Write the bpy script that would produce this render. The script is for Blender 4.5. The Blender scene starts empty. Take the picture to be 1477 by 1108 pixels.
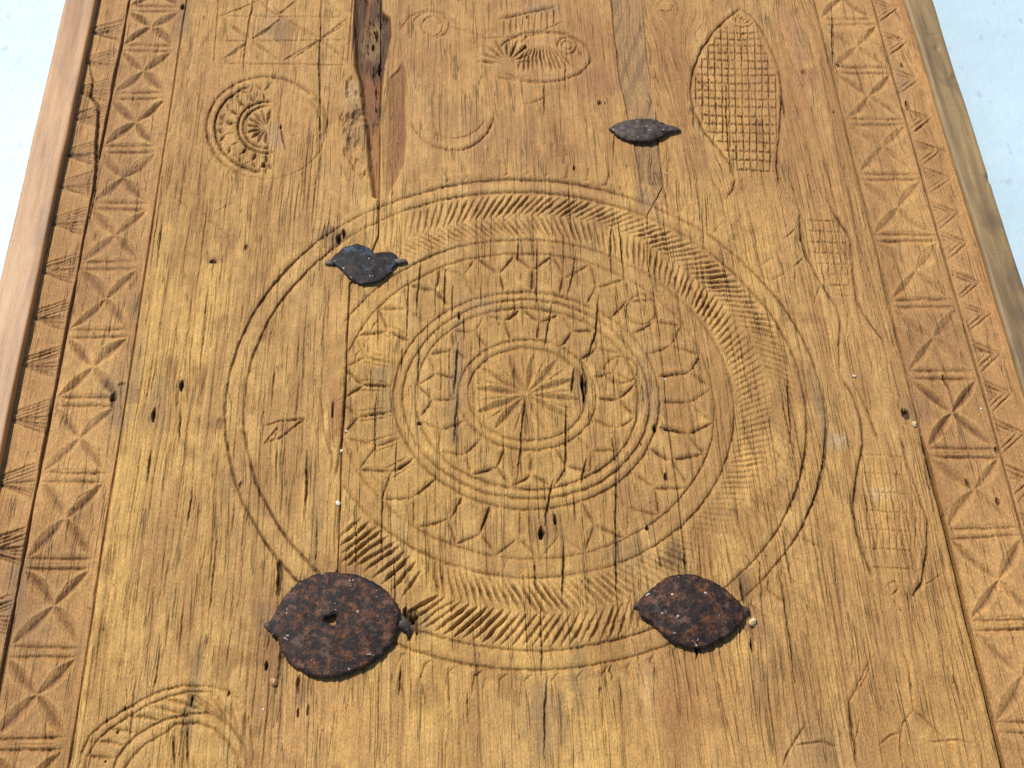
import bpy, math, random
import numpy as np
random.seed(7)
rng = np.random.default_rng(11)
SC = bpy.context.scene
COL = SC.collection

# ------------------------------------------------------------------ camera
F_PX, PITCH, ROLL, YAW = 2068.4, 0.936146, 0.0569092, 0.0807671
CAM = np.array([-0.0699352, -0.702576, 0.972408])
_d = np.array([math.sin(YAW)*math.cos(PITCH), math.cos(YAW)*math.cos(PITCH), -math.sin(PITCH)])
_r = np.array([math.cos(YAW), -math.sin(YAW), 0.0]); _u = np.cross(_r, _d)
CR = math.cos(ROLL)*_r + math.sin(ROLL)*_u
CU = -math.sin(ROLL)*_r + math.cos(ROLL)*_u
from mathutils import Matrix
cd = bpy.data.cameras.new('camera'); cam = bpy.data.objects.new('camera', cd); COL.objects.link(cam)
M = Matrix.Identity(4)
for i in range(3):
    M[i][0] = CR[i]; M[i][1] = CU[i]; M[i][2] = -_d[i]; M[i][3] = CAM[i]
cam.matrix_world = M
cd.sensor_width = 36.0; cd.lens = 36.0*F_PX/1477.0
cd.clip_start = 0.02; cd.clip_end = 200
SC.camera = cam

# ------------------------------------------------------------------ sky, sun, exposure
SUN_EL, SUN_AZ = math.radians(51), math.radians(-38)      # azimuth from +Y, clockwise; light comes from the far left
w = bpy.data.worlds.new('World'); SC.world = w; w.use_nodes = True
nt = w.node_tree; nt.nodes.clear()
sky = nt.nodes.new('ShaderNodeTexSky'); sky.sky_type = 'NISHITA'; sky.sun_disc = False
sky.sun_elevation = SUN_EL; sky.sun_rotation = SUN_AZ
bg = nt.nodes.new('ShaderNodeBackground'); bg.inputs['Strength'].default_value = 0.09
wo = nt.nodes.new('ShaderNodeOutputWorld')
nt.links.new(sky.outputs[0], bg.inputs[0]); nt.links.new(bg.outputs[0], wo.inputs[0])
sd = bpy.data.lights.new('sun', 'SUN'); sd.energy = 3.7; sd.angle = math.radians(1.0); sd.color = (1.0, 0.95, 0.87)
sun = bpy.data.objects.new('sun', sd); COL.objects.link(sun)
sdir = np.array([math.sin(SUN_AZ)*math.cos(SUN_EL), math.cos(SUN_AZ)*math.cos(SUN_EL), math.sin(SUN_EL)])
from mathutils import Vector
sun.rotation_euler = Vector(sdir).to_track_quat('Z', 'Y').to_euler()
sun.location = Vector(sdir*5)
SC.view_settings.view_transform = 'Standard'; SC.view_settings.look = 'None'
SC.view_settings.exposure = 0.27; SC.view_settings.gamma = 1.0

# ------------------------------------------------------------------ small helpers
def P(pts, z=0.0):
    """place a measured point of the photograph on the table plane (metres)"""
    a = np.atleast_2d(np.array(pts, float))
    v = _d + ((a[:, 0]-738.5)/F_PX)[:, None]*CR - ((a[:, 1]-554)/F_PX)[:, None]*CU
    t = (z-CAM[2])/v[:, 2]
    return (CAM+v*t[:, None])[:, :2]

def _hash(ix, iy, seed):
    h = (ix.astype(np.int64)*374761393 + iy.astype(np.int64)*668265263 + seed*1274126177) & 0xffffffff
    h = ((h ^ (h >> 13))*1274126177) & 0xffffffff
    h = ((h ^ (h >> 16))*2246822519) & 0xffffffff
    return ((h ^ (h >> 15)) & 0xffffff)/float(0xffffff)

def vnoise(x, y, seed=0):
    x = np.asarray(x); y = np.asarray(y)
    xi = np.floor(x); yi = np.floor(y); fx = x-xi; fy = y-yi
    fx = fx*fx*(3-2*fx); fy = fy*fy*(3-2*fy)
    a = _hash(xi, yi, seed); b = _hash(xi+1, yi, seed); c = _hash(xi, yi+1, seed); d = _hash(xi+1, yi+1, seed)
    return (a*(1-fx)+b*fx)*(1-fy)+(c*(1-fx)+d*fx)*fy

def fbm(x, y, seed=0, o=3):
    s = 0; a = 1; t = 0
    for k in range(o):
        s = s+a*vnoise(x*2**k, y*2**k, seed+17*k); t += a; a *= 0.5
    return s/t

def sstep(a, b, x):
    t = np.clip((x-a)/(b-a), 0, 1); return t*t*(3-2*t)

# ------------------------------------------------------------------ the height field of the carved top
XL0, XL1, XL2, XL3 = -0.4575, -0.4350, -0.3915, -0.3325
XR3, XR2, XR1, XR0 = 0.3270, 0.3895, 0.4225, 0.4570
DX = 0.00053
xs = np.arange(XL1-0.003, XR1+0.0022, DX)
ys = [-0.338]
while ys[-1] < 0.528:
    y = ys[-1]; ys.append(y+0.00072+max(0, (y+0.3))*0.00075)
fine = len(ys)
lo = [-0.338-0.01*k-0.002*k*k for k in range(16, 0, -1)]
hi = [ys[-1]+0.01*k+0.002*k*k for k in range(1, 17)]
ys = np.array(lo+ys+hi); xs = np.array(xs)
NX, NY = len(xs), len(ys)
X, Y = np.meshgrid(xs, ys)
H = np.zeros((NY, NX)); G = np.zeros((NY, NX))        # height, carved depth
CK = np.zeros((NY, NX)); CD = np.zeros((NY, NX))      # crack depth, crack dirt

def win(x0, x1, y0, y1):
    i0, i1 = np.searchsorted(xs, [x0, x1]); j0, j1 = np.searchsorted(ys, [y0, y1])
    return slice(max(j0-1, 0), j1+1), slice(max(i0-1, 0), i1+1)

def seg_stroke(arr, a, b, wa, wb, da, db, pw=1.1, dirt=None, pil=False):
    big = pil and max(wa, wb) > .00145
    m = max(wa, wb)*(2.6 if big else 1.05)
    sl = win(min(a[0], b[0])-m, max(a[0], b[0])+m, min(a[1], b[1])-m, max(a[1], b[1])+m)
    x = X[sl]; y = Y[sl]
    if x.size == 0: return
    dx, dy = b[0]-a[0], b[1]-a[1]; L = dx*dx+dy*dy+1e-12
    t = np.clip(((x-a[0])*dx+(y-a[1])*dy)/L, 0, 1)
    ds = np.hypot(x-a[0]-t*dx, y-a[1]-t*dy)
    wd = wa+(wb-wa)*t; de = da+(db-da)*t
    q = np.clip(1-ds/wd, 0, 1)
    v = de*q**pw
    if big: v = np.maximum(v, .45*de*np.clip(1-ds/(wd*2.6), 0, 1)**1.2)
    arr[sl] = np.maximum(arr[sl], v)
    if dirt is not None: CD[sl] = np.maximum(CD[sl], dirt*q**0.6)

def resample(pts, step):
    pts = np.array(pts, float); o = [pts[0]]
    for a, b in zip(pts[:-1], pts[1:]):
        n = max(1, int(np.hypot(*(b-a))/step))
        for k in range(1, n+1): o.append(a+(b-a)*k/n)
    return np.array(o)

def groove(pts, wd=0.0018, de=0.0010, jit=0.00018, taper=0.05, step=0.006, inten=None, pw=1.1, pil=True):
    p = resample(pts, step); n = len(p)
    closed = np.hypot(*(p[0]-p[-1])) < 1e-6
    p = p+rng.normal(0, jit, p.shape)
    if closed: p[-1] = p[0]
    ww = np.ones(n)
    if taper > 0 and not closed:
        s = np.linspace(0, 1, n); ww = np.clip(np.minimum(s, 1-s)/taper, 0.35, 1)
    ww = ww*rng.uniform(0.8, 1.15, n)
    if inten is not None: ww = ww*inten(p)
    for k in range(n-1):
        if ww[k] < 0.06 and ww[k+1] < 0.06: continue
        seg_stroke(G, p[k], p[k+1], wd*(0.4+0.6*ww[k]), wd*(0.4+0.6*ww[k+1]), de*ww[k], de*ww[k+1], pw, None, pil)

def gpx(pts, *a, **k): groove(P(pts), *a, **k)

def crack(pts, wd=0.0007, de=0.0022, dirt=0.8, jit=0.00035, step=0.003):
    p = resample(pts, step); n = len(p)
    off = np.cumsum(rng.normal(0, jit*0.5, n)); off -= np.linspace(off[0], off[-1], n)
    p = p.copy(); p[:, 0] += off+rng.normal(0, jit*0.4, n)
    s = np.linspace(0, 1, n); ww = np.clip(np.minimum(s, 1-s)/0.25, 0.25, 1)*rng.uniform(0.65, 1.2, n)
    for k in range(n-1):
        seg_stroke(CK, p[k], p[k+1], wd*(0.55+.45*ww[k]), wd*(0.55+.45*ww[k+1]), de*ww[k], de*ww[k+1], 0.8, dirt)

def cpx(pts, *a, **k): crack(P(pts), *a, **k)

def leaf(a, b, hw, de, bend=0.0):
    """a chip-carved lens from a to b with a V section"""
    a = np.array(a, float); b = np.array(b, float)
    m = hw*1.3+abs(bend)
    sl = win(min(a[0], b[0])-m, max(a[0], b[0])+m, min(a[1], b[1])-m, max(a[1], b[1])+m)
    x = X[sl]; y = Y[sl]
    if x.size == 0: return
    L = np.hypot(*(b-a)); ex = (b-a)/L; ey = np.array([-ex[1], ex[0]])
    t = ((x-a[0])*ex[0]+(y-a[1])*ex[1])/L; s = (x-a[0])*ey[0]+(y-a[1])*ey[1]
    tt = np.clip(t, 0, 1); s = s-bend*np.sin(math.pi*tt)
    hh = hw*np.sin(math.pi*tt)**0.75+1e-6
    q = np.clip(1-np.abs(s)/hh, 0, 1)*((t > 0) & (t < 1))
    G[sl] = np.maximum(G[sl], de*q*np.sin(math.pi*tt)**0.5)

def poly_sdf(px, sl):
    """signed distance (positive inside) to a polygon, in metres"""
    x = X[sl]; y = Y[sl]; n = len(px); d = np.full(x.shape, 9.0); ins = np.zeros(x.shape, bool)
    for k in range(n):
        a = px[k]; b = px[(k+1) % n]; e = b-a; L = e@e+1e-15
        t = np.clip(((x-a[0])*e[0]+(y-a[1])*e[1])/L, 0, 1)
        d = np.minimum(d, np.hypot(x-a[0]-t*e[0], y-a[1]-t*e[1]))
        c = ((a[1] > y) != (b[1] > y)) & (x < (b[0]-a[0])*(y-a[1])/(b[1]-a[1]+1e-15)+a[0])
        ins ^= c
    return np.where(ins, d, -d)

def poly_full(pts, isplane=False):
    q = np.array(pts, float) if isplane else P(pts)
    m = 0.03
    sl = win(q[:, 0].min()-m, q[:, 0].max()+m, q[:, 1].min()-m, q[:, 1].max()+m)
    o = np.full(X.shape, -1.0); o[sl] = poly_sdf(q, sl); return o

# grain flow: the fibres swing round the knots
WARP = 0.010*(fbm(X*7+3, Y*3.2+1, 5, 2)-0.5)+0.0034*(fbm(X*30, Y*9, 6, 2)-0.5)+.016*sstep(.16, .34, Y)*sstep(.10, .14, X)*sstep(.24, .19, X)*(fbm(X*26, Y*14, 7, 2)-.5)*2
KNOTS = [((1060, 895), 0.016, .006), ((165, 572), 0.012, .005), ((262, 555), .008, .003), ((838, 560), .010, .004), ((780, 765), .009, .004),
         ((1148, 45), .016, .006), ((1160, 110), .02, .007), ((1300, 130), .012, .005), ((515, 190), .012, .005), ((1305, 600), .014, .005),
         ((945, 640), .013, .004), ((350, 355), .006, .002), ((480, 350), .01, .004), ((870, 150), .008, .003), ((300, 615), .008, .002),
         ((225, 605), .009, .003), ((935, 720), .012, .004), ((340, 700), .009, .003)]
for (kx, ky), kr, ka in KNOTS:
    c = P((kx, ky))[0]; sl = win(c[0]-kr*5, c[0]+kr*5, c[1]-kr*9, c[1]+kr*9)
    dx = (X[sl]-c[0])/kr; dy = (Y[sl]-c[1])/(kr*2.2)
    WARP[sl] += -ka*dx*np.exp(-(dx*dx+dy*dy)*0.5)
U = X+WARP

def warp_at(x, y):
    i = np.clip(np.searchsorted(xs, x), 0, NX-1); j = np.clip(np.searchsorted(ys, y), 0, NY-1)
    return WARP[j, i]

# ---- joints between the boards (polylines from the far end to the near end)
def ext(pts):
    p = P(pts); p = p[np.argsort(p[:, 1])]
    return np.vstack([[p[0, 0], -1.2], p, [p[-1, 0], 1.3]])
J1 = ext([(549, 0), (549, 110), (548, 200), (547, 300), (546, 340), (530, 380), (505, 410), (501, 480), (499, 560), (493, 640), (491, 720), (487, 830), (484, 960), (480, 1108)])
J2 = ext([(927, 0), (933, 81), (942, 135), (946, 163), (950, 209), (957, 268), (934, 310), (934, 378), (942, 416), (950, 470), (956, 527), (962, 600), (975, 690), (988, 797), (992, 850), (1003, 950), (1012, 1108)])
def jx(J, y): return np.interp(y, J[:, 1], J[:, 0])
# seams of the border (slightly wandering)
def wander(x0, s, amp=0.0012):
    yy = np.arange(-1.2, 1.3, 0.02)
    return np.column_stack([x0+amp*2*(fbm(yy*9, yy*0+s, s, 3)-0.5), yy])
S_L2, S_L3, S_R3, S_R2 = wander(XL2, 31), wander(XL3, 32, .0008), wander(XR3, 33, .0008), wander(XR2, 34)

xL2, xL3, xR3, xR2 = [jx(S, Y) for S in (S_L2, S_L3, S_R3, S_R2)]
xJ1, xJ2 = jx(J1, Y), jx(J2, Y)
PANEL = (X > xL3) & (X < xR3)

# board levels: the middle panel stands a little proud of its carved borders, with rounded arrises
H += np.where(PANEL, 0.0, -0.0016)
ar = 0.0045
H -= np.where(PANEL, 0.0018*np.clip(1-(X-xL3)/ar, 0, 1)**2+0.0020*np.clip(1-(xR3-X)/ar, 0, 1)**2, 0)
H -= np.where((X < xL2), 0.0006, 0)
H += 0.0016*(fbm(X*14, Y*6, 41, 3)-0.5)+0.0006*(fbm(X*60, Y*26, 42, 2)-0.5)
H += np.where(X < xJ1, 0.0004, 0)*PANEL-np.where(X > xJ2, 0.0003, 0)*PANEL

# seam gaps
def seam(S, wd, de, dirt=1.0, y0=-1.2, y1=1.3, wv=0.5, sd=3):
    y = ys[:, None]; x0 = jx(S, y)
    ww = wd*(1-wv+2*wv*fbm(y*22, y*0+sd, sd, 3)); ww = ww*sstep(y0, y0+.02, y)*sstep(y1, y1-.02, y)+1e-7
    q = np.clip(1-np.abs(X-x0)/np.maximum(ww, 1e-6), 0, 1)
    CK[:] = np.maximum(CK, de*np.clip(q*1.8, 0, 1)*(ww > DX*0.5))
    CD[:] = np.maximum(CD, dirt*np.clip(q*1.5, 0, 1)*(ww > DX*0.5))
seam(S_L2, 0.0015, 0.004, .9, wv=.8, sd=4)
seam(S_L3, 0.0009, 0.002, .5, sd=5)
seam(S_R3, 0.0008, 0.002, .5, sd=6)
seam(S_R3, 0.0019, 0.016, 1.0, y1=-0.04, wv=.25, sd=7)
seam(S_R2, 0.0012, 0.003, .8, wv=.6, sd=8)
seam(J1, 0.0007, 0.0026, .6, wv=.6, sd=9, y0=-.19)
seam(J2, 0.00055, 0.0020, .5, wv=1.3, sd=10, y0=-.19)

# ---- wear: how much of the carving survives
R = 0.25
def panel_x(p): return p[:, 0]

def polar(r, a): return np.array([r*R*math.sin(a), r*R*math.cos(a)])   # a clockwise from the far side
def circ_pts(cx, cy, rx, ry, a0=0, a1=2*math.pi, n=72):
    t = np.linspace(a0, a1, n); return np.column_stack([cx+rx*np.sin(t), cy+ry*np.cos(t)])
def wob(pts, amp=0.0012, f=18, s=1):
    o = pts.copy(); n = fbm(pts[:, 0]*f, pts[:, 1]*f, s, 2)-0.5; m = fbm(pts[:, 0]*f+9, pts[:, 1]*f, s+3, 2)-0.5
    o[:, 0] += 2*amp*n; o[:, 1] += 2*amp*m; return o
def on_left(p): return p[:, 0] < jx(J1, p[:, 1])

# outer ring
def in_ring(p):
    a = np.degrees(np.arctan2(p[:, 0], p[:, 1])) % 360
    f = np.ones(len(p)); f *= 1-0.45*np.exp(-((a-320)/16)**2)-0.5*np.exp(-((a-140)/20)**2)-.35*np.exp(-((a-40)/18)**2)
    f *= 1-.40*np.exp(-((a-182)/26)**4)
    return np.clip(f, 0.2, 1)
groove(wob(circ_pts(0, 0, R, R, n=150), s=2), .0024, .0021, inten=in_ring, step=.004)
groove(wob(circ_pts(0, 0, .938*R, .938*R, n=150), s=3), .0024, .0020, inten=in_ring, step=.004)
# petal-ring rims (not on the left board, which is worn smooth)
def not_left(v=1.0):
    def f(p):
        return np.where(on_left(p), 0.12, 1.0)*v
    return f
groove(wob(circ_pts(0, 0, .695*R, .695*R, n=120), s=4), .0017, .0013, inten=not_left())
groove(wob(circ_pts(0, 0, .63*R, .63*R, n=120), s=5), .0016, .0012, inten=not_left())
for rr, ww in ((.447, .0019), (.412, .0015), (.375, .0019)):
    groove(wob(circ_pts(0, 0, rr*R, rr*R, n=100), s=int(rr*99)), ww, .0015, step=.004)
groove(wob(circ_pts(0.0008, 0.001, .232*R, .228*R, n=80), s=9), .0017, .0013)
groove(wob(circ_pts(0.0005, 0.001, .200*R, .190*R, n=80), s=10), .0016, .0012)
# herring-bone band
N = 198
def chev_int(deg, row, x, y):
    v = 0.0
    def bump(c, w_): return math.exp(-(((deg-c+180) % 360-180)/w_)**4)
    v = max(v, bump(20, 62)); v = max(v, bump(196, 36)*1.0, bump(172, 24)*.8); v = max(v, .32*bump(95, 40), .45*bump(160, 25))
    return v
for k in range(N):
    a = 2*math.pi*k/N; deg = math.degrees(a)
    for row in (0, 1):
        x, y = polar(.82, a)
        if x < jx(J1, y)+.003: continue
        v = chev_int(deg, row, x, y)*(0.55+0.75*vnoise(k*.35, row*5+.5, 77))*(1.25 if row == 0 else 1.05)
        if 203 < deg < 250: continue
        if v < .1: continue
        v = min(v, 1.4)
        mid = .815+.01*math.sin(a*5); da = .088 if row else .080
        p0 = polar(mid, a); p1 = polar(.925 if row else .705, a+da)
        j = rng.normal(0, .0006, 2)
        q = np.array([p0+j, (p0+p1)/2+rng.normal(0, .0003, 2), p1+j])
        groove(q, .00190, .00165*v, jit=.00012, taper=.06, step=.008, pil=False)
for a_, b_ in (((488, 776), (520, 748)), ((491, 788), (533, 753)), ((495, 797), (544, 759)), ((493, 811), (551, 765)), ((502, 816), (561, 773)), ((516, 815), (571, 782)), ((527, 824), (577, 788)), ((538, 834), (584, 796)), ((552, 842), (592, 803)), ((566, 850), (600, 812)), ((580, 862), (606, 826))):
    gpx([a_, ((a_[0]+b_[0])/2+rng.normal(0, 1), (a_[1]+b_[1])/2), b_], .0022, .0017, jit=.00015, pil=False)
# saw-tooth ticks outside the ring
for k in range(86):
    a = 2*math.pi*(k+.3)/86; deg = math.degrees(a)
    if not (deg < 60 or deg > 338 or 120 < deg < 212): continue
    v = rng.uniform(.5, 1)*(.4 if 18 < deg < 62 else 1)
    groove([polar(1.012, a), polar(1.032, a+.022), polar(1.085+.02*rng.random(), a+.018)], .0017, .0015*v, step=.004)
# outer petals
N = 28
for k in range(N):
    a = 2*math.pi*(k+.35)/N+rng.normal(0, .008); ha = math.pi/N
    v = .85+.55*rng.random()
    x, y = polar(.52, a)
    if x < jx(J1, y)+.002: continue
    rm = .552+rng.normal(0, .010)
    groove([polar(.452, a), polar(rm, a+rng.normal(0, .008))], .0020, .0016*v)
    groove([polar(rm, a), polar(.628, a+ha)], .0018, .0014*v)
    groove([polar(rm, a), polar(.628, a-ha)], .0018, .0014*v)
    if 235 < math.degrees(a) < 310:
        for s in (-.35, .35): groove([polar(.46, a+s*ha), polar(.58, a+s*ha)], .0012, .0008)
        groove([polar(.585, a-ha), polar(.60, a), polar(.585, a+ha)], .0012, .0008)
# inner petals
N = 17
for k in range(N):
    a = 2*math.pi*(k+.5)/N+rng.normal(0, .012); ha = math.pi/N; v = .85+.55*rng.random()
    rm = .315+rng.normal(0, .006)
    groove([polar(.236, a), polar(rm, a)], .0021, .0017*v)
    groove([polar(rm, a), polar(.372, a+ha)], .0019, .0015*v)
    groove([polar(rm, a), polar(.372, a-ha)], .0019, .0015*v)
# centre star of lens-shaped cuts
for k in range(12):
    a = 2*math.pi*(k+.25)/12+rng.normal(0, .04)
    leaf(polar(.008, a), polar(.188*rng.uniform(.9, 1.02), a), .0050, .0015, rng.normal(0, .0008))
    groove([polar(.06, a+.26), polar(.17, a+.26)], .0010, .0006)
gpx(circ_pts(0, 0, 1, 1)*np.array([21, 21])+np.array([925, 447]), .0018, .0015)
gpx(circ_pts(0, 0, 1, 1)*np.array([24, 19])+np.array([896, 534]), .0018, .0013)
gpx([(380, 615), (403, 608), (440, 604), (404, 632), (382, 640), (400, 618), (396, 640)], .0013, .0012)
gpx([(498, 545), (496, 600), (490, 660), (484, 690)], .003, .0016)
gpx([(462, 560), (468, 620), (480, 660), (478, 690)], .002, .0012)

# ---- borders: chip-carved squares and hatched triangles (metres along the board)
barL = sorted(float(P((xp, yp))[0, 1]) for xp, yp in [(215, 11), (208, 68), (202, 137), (188, 214), (178, 296), (165, 382), (150, 480), (128, 578), (105, 687), (85, 812), (62, 939), (40, 1073)])
barR = sorted(float(P((xp, yp))[0, 1]) for xp, yp in [(1225, 30), (1240, 100), (1260, 175), (1285, 254), (1310, 341), (1340, 437), (1365, 540), (1392, 652), (1420, 768), (1440, 901), (1465, 1050)])
def extend_list(b):
    dlo = b[1]-b[0]; dhi = b[-1]-b[-2]; return [b[0]-dlo]+b+[b[-1]+dhi]
barL = extend_list(barL); barR = extend_list(barR)
SQ = []
for side, bars, xa, xb in ((0, barL, XL2, XL3), (1, barR, XR3, XR2)):
    pw = 0.0042
    xa0, xb0 = xa+.0035, xb-.0035-(0.004 if side == 0 else 0)
    for b in bars:
        tl = rng.normal(0, .0006)
        for s in (-1, 1):
            groove([(xa0, b+s*pw+tl), (xb0, b+s*pw-tl+rng.normal(0, .0005))], .0020, .0015, step=.008)
        if rng.random() < .6:
            for q in range(rng.integers(4, 9)):
                xx = xa0+(xb0-xa0)*rng.random(); groove([(xx, b-pw*.8), (xx+rng.normal(0, .0004), b+pw*.8)], .0009, .0007)
        else:
            groove([(xa0+.004, b), (xb0-.004, b)], .0010, .0006)
    for b0, b1 in zip(bars[:-1], bars[1:]):
        y0, y1 = b0+pw+.0018, b1-pw-.0018; cx, cy = (xa0+xb0)/2+rng.normal(0, .0012), (y0+y1)/2+rng.normal(0, .0012)
        SQ.append((side, y0-.002, y1+.002, xa0-.001, xb0+.001))
        v = rng.uniform(.75, 1.15) if side == 0 else rng.uniform(.5, 1.1)
        for sx, sy in ((-1, -1), (1, -1), (-1, 1), (1, 1)):
            ex = xa0 if sx < 0 else xb0; ey = y0 if sy < 0 else y1
            leaf((cx, cy), (ex, ey), .0062*rng.uniform(.75, 1.15), .0021*v, rng.normal(0, .0014))
            # thin outline of the lens
            if rng.random() < .6:
                L = np.hypot(ex-cx, ey-cy); nx_, ny_ = -(ey-cy)/L, (ex-cx)/L; hh = .0055
                groove([(cx, cy), ((cx+ex)/2+nx_*hh, (cy+ey)/2+ny_*hh), (ex, ey)], .0009, .0006)
        # a shallow dish in the triangles between the lenses
        for (tx, ty) in ((cx, y0+.006), (cx, y1-.006)):
            if rng.random() < .7: groove([(tx-.0006, ty-.004), (tx, ty+.003)], .0010, .0008)
        if rng.random() < .6: groove([(cx-.014, y0+.001), (cx+.014, y0+.001)], .0010, .0007)
TRI = []; TPOLY = []
apL = sorted(float(P((xp, yp))[0, 1]) for xp, yp in [(137, 41), (125, 84), (118, 127), (108, 165), (100, 217), (90, 263), (81, 316), (65, 384), (51, 451), (36, 519), (22, 597), (5, 690), (-10, 785), (-25, 885), (-40, 990), (-50, 1100)])
apR = sorted(float(P((xp, yp))[0, 1]) for xp, yp in [(1310, 10), (1325, 58), (1340, 112), (1355, 168), (1365, 215), (1375, 255), (1385, 305), (1398, 348), (1410, 405), (1437, 450), (1448, 508), (1465, 565), (1475, 622), (1490, 690), (1500, 760)])
for side, aps in ((0, apL), (1, apR)):
    for a in aps:
        if side == 0: xA, xB, sg = XL1+.0045, XL2-.002, 1
        else: xA, xB, sg = XR1-.0065+rng.normal(0, .001), XR2+.0020, -1
        TRI.append((side, a-.014, a+.018))
        TPOLY.append([(xA, a), (xB, a+.0165), (xB, a-.0175)] if side == 0 else [(xA, a), (xB, a+.014), (xB, a-.021)])
        nst = 4 if side == 0 else 3
        for q in range(nst):                 # the deeply cut arm
            o = q*(.0036 if side == 0 else .0046)
            if side == 0: p0, p1 = (xA+o*.9, a-o*.55), (xB, a+.0165-o*1.05)
            else: p0, p1 = (xA-o*1.6, a-o*.2), (xB, a-.021+o*1.25)
            p0 = np.array(p0)+rng.normal(0, .0004, 2); p1 = np.array(p1)+rng.normal(0, .0005, 2)
            groove([p0, p1], .0013, (.0013 if side == 0 else .0013)*rng.uniform(.7, 1.1), step=.008, taper=.1, pil=False)
        for q in range(5 if side == 0 else 3):                   # the finer arm
            o = q*(.0033 if side == 0 else .0046)
            if side == 0: p0, p1 = (xA+o*.7, a-.001-o*.2), (xB, a-.0175+o*1.2)
            else: p0, p1 = (xA-o*1.6, a-o*.2), (xB, a+.014-o*1.2)
            p0 = np.array(p0)+rng.normal(0, .0004, 2); p1 = np.array(p1)+rng.normal(0, .0005, 2)
            groove([p0, p1], .0014, .0021*rng.uniform(.6, 1.1), step=.008)

# ---- fish in the far right corner (netted body)
FISH1 = [(1068, 12), (1048, 26), (1030, 45), (1012, 70), (1000, 100), (996, 130), (1001, 160), (1015, 188), (1035, 212), (1055, 238), (1062, 262)]
FISH1R = [(1068, 12), (1084, 22), (1100, 45), (1115, 75), (1124, 100), (1128, 130), (1127, 160), (1125, 190), (1122, 215), (1121, 245), (1124, 268)]
gpx(FISH1, .0018, .0020, taper=.03); gpx(FISH1R, .0018, .0020, taper=.03)
def fx(y):
    a = np.array(FISH1); b = np.array(FISH1R); return np.interp(y, a[:, 1], a[:, 0]), np.interp(y, b[:, 1], b[:, 0])
y = 45.0
while y < 246:
    l, r = fx(y); t = 5*(y/250)
    gpx([(l+2, y+rng.normal(0, .5)), ((l+r)/2, y+2+rng.normal(0, .6)), (r-2, y+t+rng.normal(0, .5))], .00120, .0015, taper=.05, jit=.00015); y += 9.0+y*.020
for k in range(14):
    x0 = 1004+k*9.6
    pts = [(x0+(yy-130)*.02+rng.normal(0, .4), yy) for yy in range(38, 250, 14) if fx(yy)[0]+3 < x0 < fx(yy)[1]-3]
    if len(pts) > 1: gpx(pts, .00115, .0014, jit=.00015)
gpx([(1048, 27), (1058, 36), (1070, 40), (1082, 36), (1092, 28)], .0012, .0011); gpx([(1052, 24), (1062, 32), (1074, 34), (1086, 26)], .0011, .0009)
for c in ((1060, 27), (1072, 27)): gpx(circ_pts(0, 0, 2.5, 2.5, n=10)+np.array(c), .001, .001, step=.001)
gpx([(1128, 52), (1140, 62), (1150, 72)], .0012, .0008); gpx([(1122, 60), (1134, 72)], .0012, .0007)
gpx([(1055, 238), (1061, 258), (1058, 272), (1048, 286)], .0015, .0013); gpx([(1121, 245), (1126, 258), (1132, 268)], .0014, .0012)
# ---- second fish, worn
F2L = [(1154, 310), (1156, 346), (1164, 370), (1185, 411), (1207, 443), (1212, 465), (1210, 500), (1212, 540)]
F2R = [(1200, 300), (1212, 321), (1226, 343), (1231, 384), (1236, 433), (1250, 460), (1277, 495)]
gpx(F2L, .0017, .0021); gpx(F2R, .0018, .0023, taper=.05)
for k in range(8):
    yy = 318+k*15.5; l = np.interp(yy, [p[1] for p in F2L], [p[0] for p in F2L]); r = np.interp(yy, [p[1] for p in F2R], [p[0] for p in F2R])
    gpx([(l+8, yy), (r-3, yy+2)], .0013, .0010)
for k in range(7):
    x0 = 1162+k*9.2; gpx([(x0+rng.normal(0, 1)+j*1.5, 312+k*2+j*15) for j in range(7)], .0012, .0009)
gpx([(1130, 345), (1150, 328)], .0013, .0008); gpx([(1145, 385), (1163, 368)], .0013, .0010); gpx([(1147, 385), (1148, 410)], .0012, .001)
gpx([(1173, 440), (1184, 412), (1200, 432)], .0014, .0010); gpx([(1220, 500), (1224, 450)], .002, .0008)
# ---- third fish
F3L = [(1212, 540), (1231, 572), (1243, 610), (1245, 640), (1237, 681), (1231, 724), (1234, 757), (1245, 797), (1262, 840)]
F3R = [(1231, 552), (1252, 592), (1268, 636)]
F3B = [(1298, 627), (1310, 670), (1326, 716), (1338, 751), (1337, 797), (1329, 840), (1316, 862)]
gpx(F3L, .0016, .0023, taper=.05); gpx(F3R, .0014, .0017); gpx(F3B, .0016, .0023, taper=.05)
for k in range(7):
    yy = 655+k*27; gpx([(1243+rng.normal(0, 3), yy), (1310+k*2, yy+5)], .0012, .0006)
for k in range(9):
    x0 = 1243+k*9.5; gpx([(x0+j*2+rng.normal(0, 1), 660+j*18) for j in range(9)], .0010, .0008)
gpx([(1278, 845), (1290, 838), (1296, 850), (1284, 862)], .0012, .0008); gpx([(1280, 856), (1300, 880), (1306, 888)], .0012, .0010)
gpx([(1318, 825), (1328, 822), (1332, 836), (1325, 848)], .001, .0008); gpx([(1325, 849), (1345, 838), (1362, 826)], .001, .0006)
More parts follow.
